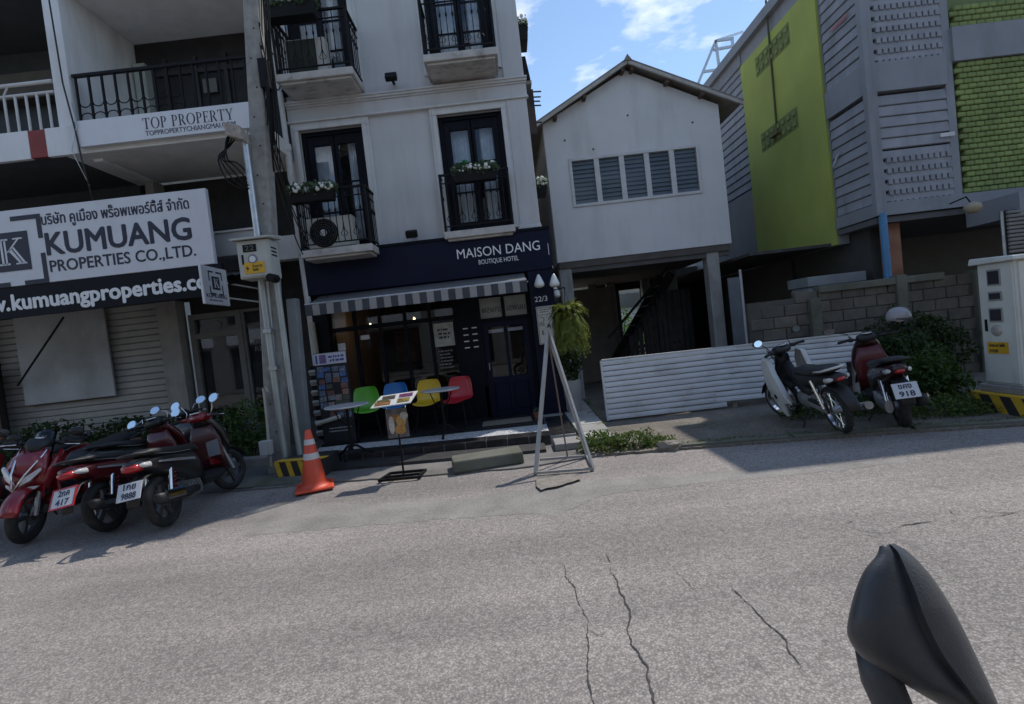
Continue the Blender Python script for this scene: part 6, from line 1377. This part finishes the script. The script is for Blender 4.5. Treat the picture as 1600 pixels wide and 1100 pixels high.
    if screen:
        mb = MB(); vs = []
        for i in range(6):
            s_ = i/5
            for j in range(7):
                u = -1+j/3; vs.append((WB-.13-.14*s_-.07*u*u, u*(.15-.05*s_), .86+.28*s_))
        mb.add(vs, [(7*i+j, 7*i+j+1, 7*i+8+j, 7*i+7+j) for i in range(5) for j in range(6)]); o = mb.build('windscreen', glass('screen_smoke', (.10, .10, .11)), t, smooth=1); o.modifiers.new('s', 'SOLIDIFY').thickness = .003
        mb = MB(); mb.prism([(WB-.105, -.03, .86), (WB-.11, .06, .86), (WB-.15, .06, .95), (WB-.145, -.03, .95)], (.012, 0, .004)); mb.build('tax_disc', pm('paper_blue', (.45, .48, .62), .5), t)
    MB().tube([(.48, .12, .25), (.42, .26, .03)], .012, 6).build('side_stand', BPL, t)
    mb = MB(); mb.lathe([(.045, .0), (.105, .0), (.105, .004), (.045, .004)], (WB, .062, rr), 22, 'y', loop=True); mb.build('brake_disc', CHROME, fw, smooth=35)
    for s in (-1, 1):
        mb = MB(); mb.tube([(hx+.03, s*.20, hz), (hx+.10, s*.16, hz+.05), (hx+.13, s*.08, hz-.05), (hx+.10, s*.05, hz-.22)], .005, 5); st(mb.build('brake_cable', BLACK, t, smooth=1))
        mb = MB(); mb.tube([(.60, s*.14, .30), (.60, s*.25, .31)], .014, 8); mb.build('foot_peg', RUBBER, t)
        mb = MB(); pts_ = [(.03+.09*k/28*1.0, s*.12, .34+.0085*k) for k in range(29)]; mb.tube([(x_+.028*math.cos(k*1.35), y_+.028*math.sin(k*1.35), z_) for k, (x_, y_, z_) in enumerate(pts_)], .005, 5); mb.build('spring', REDM if not ub else CHROME, t, smooth=1)
    if not ub:
        for s in (-1, 1):
            mb = MB(); mb.prism([(.45, s*.168, .60), (.12, s*.168, .665), (-.10, s*.136, .70), (-.12, s*.134, .685), (.12, s*.168, .635), (.45, s*.168, .57)], (0, s*.004, 0)); mb.build('side_stripe', pm('decal_silver', (.35, .35, .36), .35, .4), t)
            mb = MB(); mb.tube([(.66, s*.10, .675+zt_), (.35, s*.152, .70+zt_), (.14, s*.152, .725+zt_), (-.12, s*.125, .78+zt_)], .004, 5); mb.build('seat_piping', pm('decal_silver', (.35, .35, .36), .35, .4), t)
        for k in range(5):
            mb = MB(); mb.loft([(.30+.05*k, -.02, .27, .115, .10, 0, .6), (.315+.05*k, -.02, .27, .115, .10, 0, .6)], 10); mb.build('cooling_fin', ALU, t)
    return t
scooter('black scooter with red handlebars and red tail lamp parked against the planter kerb', (-3.76, 5.30, .018), (-.06, 1), BLKM, lean=7, steer=rad(-18), plate='1กย|9888', mirror_h=1.20, mirror_w=.30, bars=REDM, shield=pm('maroon_shield', (.05, .008, .010), .3, var=.1, coat=.3), group='scooters parked at the shophouse')
scooter('red scooter with a red framed number plate between two other scooters', (-4.42, 5.38, .012), (.02, 1), DRED, lean=9, steer=rad(-10), plate='2กค|417', plate_frame=TAILR, mirror_h=1.05, mirror_w=.34, group='scooters parked at the shophouse')
scooter('large red maxi scooter with its nose and windscreen turned to the road', (-5.28, 6.60, .012), (-.02, -1), REDM, lean=7, steer=rad(14), style='maxi', screen=True, mirror_h=1.12, rnd_mirror=False, plate='3กง|552', group='scooters parked at the shophouse')
scooter('red scooter parked farthest along the shutter with its nose to the road', (-6.12, 6.75, .012), (-.0, -1), REDM, lean=7, steer=rad(10), style='maxi', screen=True, mirror_h=1.10, rnd_mirror=False, group='scooters parked at the shophouse')
scooter('black scooter tucked behind the red framed plate scooter before the shrubs', (-4.85, 6.25, .012), (.16, 1), BLKM, lean=7, steer=rad(8), mirror_h=1.13, group='scooters parked at the shophouse')
scooter('white step-through motorcycle with black seat parked by the metal fence', (3.70, 5.86, .03), (.10, 1), WHTM, small_tail=True, lean=12, steer=rad(26), style='underbone', mirror_h=1.16, mirror_w=.36, name='motorcycle', rnd_mirror=False, group='motorcycles by the metal fence')
scooter('dark red motorcycle with a white number plate in the weeds by the metal fence', (4.36, 5.80, .03), (.42, .92), pm('maroon_black', (.030, .008, .010), .3, var=.2, coat=.3), lean=6, steer=rad(10), shield=pm('maroon_dull', (.10, .010, .014), .35, var=.15, coat=.2), small_tail=True, plate='ขคง|918', mirror_h=1.16, mirror_w=.42, name='motorcycle', rnd_mirror=False, group='motorcycles by the metal fence')
# cap helmet hanging on the mirror of the red motorcycle
_b = Matrix.Translation((4.36, 5.80, .03)) @ Matrix.Rotation(math.atan2(.92, .42), 4, 'Z') @ Matrix.Rotation(rad(-6), 4, 'X')
q = _b @ Matrix.Translation((1.02, 0, 0)) @ Matrix.Rotation(rad(10), 4, 'Z') @ Vector((.02, -.42, 1.19))
t = thing('helmet', 'grey half helmet resting on the mirror of the dark red motorcycle', 'helmet', tuple(q))
mb = MB(); mb.lathe([(.135, -.05), (.14, 0), (.128, .05), (.095, .095), (.05, .12), (.0, .128)], q, 20); mb.build('shell', pm('helmet_grey', (.30, .29, .31), .35, var=.1), t, smooth=1)
mb = MB(); mb.prism([(q.x-.11, q.y-.10, q.z-.03), (q.x, q.y-.21, q.z-.05), (q.x+.11, q.y-.10, q.z-.03)], (0, 0, .012)); mb.build('peak', BPL, t)
MB().tube([(q.x-.10, q.y, q.z-.04), (q.x-.03, q.y, q.z-.17), (q.x+.09, q.y, q.z-.04)], .010, 6).build('strap', BLACK, t)
# ---------------------------------------------------------- the scooter whose mirror fills the corner
own = scooter('dark grey scooter in the road with its large mirror shell at lower right', (1.52, .22, .0), (-1, 0), BLKM, lean=0, mirror_h=1.2, skip_right=True, name='motor_scooter')
MSH = pm('mirror_shell_plastic', (.045, .047, .053), .45, var=.12, scale=25, dirt=(.075, .075, .08), damt=.4, dscale=(30, 30, 30), bump=.12, bscale=400)
Lp = [(1374, 853), (1369, 868), (1349, 893), (1334, 930), (1324, 975), (1327, 1000), (1350, 1030), (1395, 1058), (1445, 1088), (1500, 1120), (1545, 1150)]
Rp = [(1397, 849), (1416, 860), (1438, 880), (1464, 912), (1488, 950), (1508, 988), (1527, 1028), (1544, 1064), (1558, 1096), (1568, 1124), (1566, 1150)]
def cp(px, py, dep): d = ray(px, py); return CAMLOC+d*dep
def spl(P_, m=5):
    out_ = []
    for i in range(len(P_)-1):
        p0, p1, p2, p3 = [Vector((*P_[max(0, min(len(P_)-1, j))], 0)) for j in (i-1, i, i+1, i+2)]
        for k in range(m):
            u = k/m; v = .5*((2*p1)+(p2-p0)*u+(2*p0-5*p1+4*p2-p3)*u*u+(3*p1-p0-3*p2+p3)*u**3); out_.append((v.x, v.y))
    return out_+[P_[-1]]
Lp, Rp = spl(Lp), spl(Rp)
prof = [(0, .576), (.012, .566), (.05, .556), (.14, .547), (.28, .541), (.42, .540), (.53, .5425), (.60, .546), (.655, .5485), (.685, .546), (.705, .5415), (.72, .540), (.80, .5425), (.90, .548), (.965, .556), (.99, .566), (1, .576)]
mb = MB(); vs = []; npf = len(prof)
for i, (l, r) in enumerate(zip(Lp, Rp)):
    e = i/(len(Lp)-1); f = min(1, .25+1.9*e, 3.2*(1-e)+.25)
    for (s, dpt) in prof: vs.append(tuple(cp(l[0]+(r[0]-l[0])*s, l[1]+(r[1]-l[1])*s, .576-(.576-dpt)*f)))
    for (s, dpt) in ((.96, .596), (.5, .604), (.04, .596)): vs.append(tuple(cp(l[0]+(r[0]-l[0])*s, l[1]+(r[1]-l[1])*s, .576+(dpt-.576)*f)))
K = npf+3
mb.add(vs, [(i*K+j, i*K+(j+1) % K, (i+1)*K+(j+1) % K, (i+1)*K+j) for i in range(len(Lp)-1) for j in range(K)]+[tuple(range(K)), tuple((len(Lp)-1)*K+j for j in range(K))])
WM[own] = Matrix.Translation((1.52, .22, 0)) @ Matrix.Rotation(math.pi, 4, 'Z')
shl = mb.build('mirror', MSH, own, smooth=48, label='large dark grey mirror shell')
mb = MB(); mb.tube([tuple(cp(1368, 1020, .585)), tuple(cp(1378, 1065, .585)), tuple(cp(1402, 1120, .58)), tuple(cp(1440, 1185, .56)), (.52, .44, 1.03), (.515, .41, 1.0)], [.020, .021, .020, .018, .014, .013], 12); mb.build('mirror_stem', MSH, own, smooth=1)
p = [Lp, Rp]
mb = MB(); mb.prism([tuple(cp(l[0]+(r[0]-l[0])*s, l[1]+(r[1]-l[1])*s, .611)) for l, r, s in [(Lp[i], Rp[i], .12) for i in range(5, 46, 4)]+[(Lp[i], Rp[i], .88) for i in range(45, 4, -4)]], tuple(CF*.003)); mb.build('mirror_glass', MIRG, own)
# ================================================================== plants
FERN = leafmat('fern_leaf', (.17, .20, .035), .6, .3)
fc = fy(887, 496, 8.5); FE = thing('hanging_fern', 'big yellow green fern in a hanging pot beside the navy pilaster', 'fern', tuple(fc))
MB().lathe([(.07, -.16), (.11, -.02), (.115, .0), (.10, .0), (.0, -.02)], fc, 14).build('pot', BLACK, FE, smooth=40)
mb = MB()
for k in range(3): a = k*2.09; mb.tube([(fc.x+.1*math.cos(a), fc.y+.1*math.sin(a), fc.z), (fc.x, fc.y, fc.z+.45)], .003, 4)
mb.tube([(fc.x, fc.y, fc.z+.45), (fc.x, fc.y, fc.z+.5), (.84, HY-.05, fc.z+.52)], .01, 5); mb.build('hanger', BLACK, FE)
g = random.Random(11); vs = []; fs = []
for k in range(420):
    zc = g.choice((.05, .03, -.05, -.13, -.23)); a = g.uniform(0, 2*math.pi); Lf = g.uniform(.21, .43)*(1 if zc > -.15 else .8); up_ = g.uniform(-.05, .50) if zc > -.05 else g.uniform(-.15, .22)
    d = Vector((math.cos(a)+.25, math.sin(a)-.1, 0)).normalized(); pv = None; n_ = 17
    for i in range(n_):
        s = i/(n_-1); p = Vector(fc)+Vector((d.x*.05, d.y*.05, zc))+d*(Lf*.72*s)+Vector((0, 0, up_*s-Lf*.95*s*s))
        if pv is not None:
            tdir = (p-pv).normalized(); sdv = tdir.cross(Vector((0, 0, 1))); sdv = sdv.normalized() if sdv.length > .01 else Vector((1, 0, 0)); wl = .075*(1-s*.7)*min(1, s*6)
            for sg in (-1, 1):
                b0 = len(vs); tw_ = Vector((g.uniform(-.01, .01), g.uniform(-.01, .01), g.uniform(-.02, .004))); vs += [tuple(p), tuple(p+sdv*sg*wl*.5+tdir*.018), tuple(p+sdv*sg*wl+tdir*.03+tw_), tuple(p+sdv*sg*wl*.45-tdir*.008)]; fs += [(b0, b0+1, b0+2), (b0, b0+2, b0+3)]
        pv = p
me = bpy.data.meshes.new('fronds'); me.from_pydata(vs, [], fs); me.update(); link('fronds', me, FERN, FE)
DGL = leafmat('dark_leaf', (.035, .06, .02)); MGL = leafmat('mid_leaf', (.055, .10, .025)); WGL = leafmat('weed_leaf', (.085, .13, .035))
def plant(name, label, cat, sets, mat, loc, stems=0, pot=None, group=None, seed=1, hs=.5):
    t = thing(name, label, cat, loc, group=group); leafobj('foliage', sets, mat, t); g_ = random.Random(seed); mb = MB()
    for k in range(stems):
        a = g_.uniform(0, 6.28); r = g_.uniform(.05, .2); mb.tube([(loc[0]+.03*math.cos(a), loc[1]+.03*math.sin(a), loc[2]), (loc[0]+r*math.cos(a), loc[1]+r*math.sin(a), loc[2]+hs*g_.uniform(.6, 1))], [.012, .005], 5)
    if stems: mb.build('stems', RUST, t)
    if pot: mb = MB(); mb.lathe(pot[0], loc, 16); mb.build('pot', pot[1], t, smooth=35)
    return t
# alley plants under the fern
plant('potted_plant', 'leafy dark plant in a tall grey pot under the hanging fern', 'plant', [leaves(500, (.98, 8.95, .98), (.24, .22, .28), .09, seed=31)], DGL, (.98, 8.95, .125), 6, ([(.11, 0), (.15, .3), (.16, .55), (.15, .56), (.0, .54)], pm('pot_grey', (.33, .33, .32), .7, var=.12)), seed=3, hs=.9)
# weeds at the path corner
q = gz(972, 700, .03)
plant('weed_clump', 'low green weed clump at the road edge beside the path', 'weeds', [leaves(900, (q.x-.25, q.y+.05, .10), (.30, .22, .17), .05, seed=41, zmin=.03), leaves(800, (q.x+.15, q.y, .09), (.34, .20, .15), .05, seed=42, zmin=.03), leaves(350, (q.x+.48, q.y-.05, .06), (.22, .14, .08), .04, seed=43, zmin=.03)], WGL, (q.x, q.y, .03), 10, seed=5, hs=.2)
q = gz(1040, 700, .03); mb = MB(); bm = bmesh.new(); bmesh.ops.create_icosphere(bm, subdivisions=2, radius=1)
for v in bm.verts: v.co = Vector((v.co.x*.16, v.co.y*.10, v.co.z*.07))*(1+.25*math.sin(v.co.x*5+v.co.y*7))
me = bpy.data.meshes.new('stone'); bm.to_mesh(me); bm.free(); o = link('stone', me, pm('pale_mortar', (.22, .195, .165), .95), None, Matrix.Translation((q.x+.05, q.y, .05))); tag(o, 'pale broken stone at the end of the weed clump', 'stone')
for i, (px, py, w_) in enumerate(((925, 650, .10), (938, 668, .10), (917, 632, .09), (900, 615, .08), (944, 682, .1))):
    q = gz(px, py, .06); plant('grass_tuft', 'small green tuft growing in the crack along the path', 'weeds', [leaves(160, (q.x, q.y, .09), (w_, w_*1.6, .06), .04, up=1.5, aspect=4, seed=60+i, zmin=.03)], WGL, (q.x, q.y, .03), group='tufts along the path')
# hedges behind the scooters
SHL = ('wide dark shrub under the pale board on the shutter', 'low dark shrub between the wide shrub and the round one before the shutter', 'round dark shrub where the grey shutter meets the beige pier', 'dark shrub behind the red scooter farthest along the shutter', 'small dark shrub in front of the beige pier')
for i, (px, py, y, rx, rz_, h) in enumerate(((70, 660, 8.9, .8, .42, .62), (150, 668, 8.9, .55, .30, .45), (205, 650, 8.9, .5, .34, .6), (25, 680, 8.8, .6, .35, .45), (258, 662, 8.8, .4, .3, .5))):
    c_ = fy(px, py, y); plant('shrub', SHL[i], 'shrub', [leaves(900, (c_.x, c_.y, h), (rx, .35, rz_), .085, seed=70+i, zmin=.02)], DGL, (c_.x, c_.y, .015), 6, group='shrubs before the shutter', seed=i, hs=h)
c_ = fy(385, 672, 8.3); plant('shrub', 'green shrub on the planter kerb beside the pole', 'shrub', [leaves(1100, (c_.x, 8.35, .62), (.48, .35, .42), .07, seed=81, zmin=.05), leaves(600, (c_.x+.1, 8.25, .3), (.45, .3, .25), .07, seed=82, zmin=.05)], MGL, (c_.x, 8.35, .015), 8, hs=.6)
# weeds and creepers at right
def thicket(label, cen, rad_, n, size, mat, seed, group=None): return plant('creeper', label, 'creeper', [leaves(n, cen, rad_, size, seed=seed, zmin=.03), leaves(n//2, (cen[0]+rad_[0]*.5, cen[1]-.1, cen[2]*.7), (rad_[0]*.7, rad_[1]*.8, rad_[2]*.7), size*.8, seed=seed+1, zmin=.03)], mat, (cen[0], cen[1], .03), 10, hs=cen[2], seed=seed)
thicket('dark creeper mass over the block wall behind the dark red motorcycle', (6.10, 8.10, .52), (.55, .40, .42), 1900, .085, DGL, 101)
thicket('green weeds crowding the side of the roadside cabinet', (5.60, 6.95, .38), (.36, .42, .36), 1700, .075, MGL, 105)
thicket('low grassy weeds in front of the striped cabinet base', (5.25, 6.25, .10), (.55, .32, .16), 1500, .05, WGL, 109)
thicket('dark trailing creeper hanging on the block wall behind the cabinet', (6.7, 8.5, .75), (.8, .2, .5), 1500, .085, DGL, 113)
thicket('weeds under the two parked motorcycles at the fence foot', (4.35, 7.0, .10), (.75, .5, .16), 1500, .055, MGL, 117)
# moss and grass fringe along the road edge
sets = []
for i in range(26):
    x = 1.75+.155*i; e = edge_between(x, x+.02)[0]; sets.append(leaves(70, (x, e[1]+.13+random.uniform(-.03, .04), .05), (.12, .06, .03), .028, up=1.2, aspect=3, seed=300+i, zmin=.03))
o = leafobj('grass_fringe', sets, WGL, None, kind='stuff'); o['label'] = 'thin grass and moss fringe along the road edge'; o['category'] = 'grass'
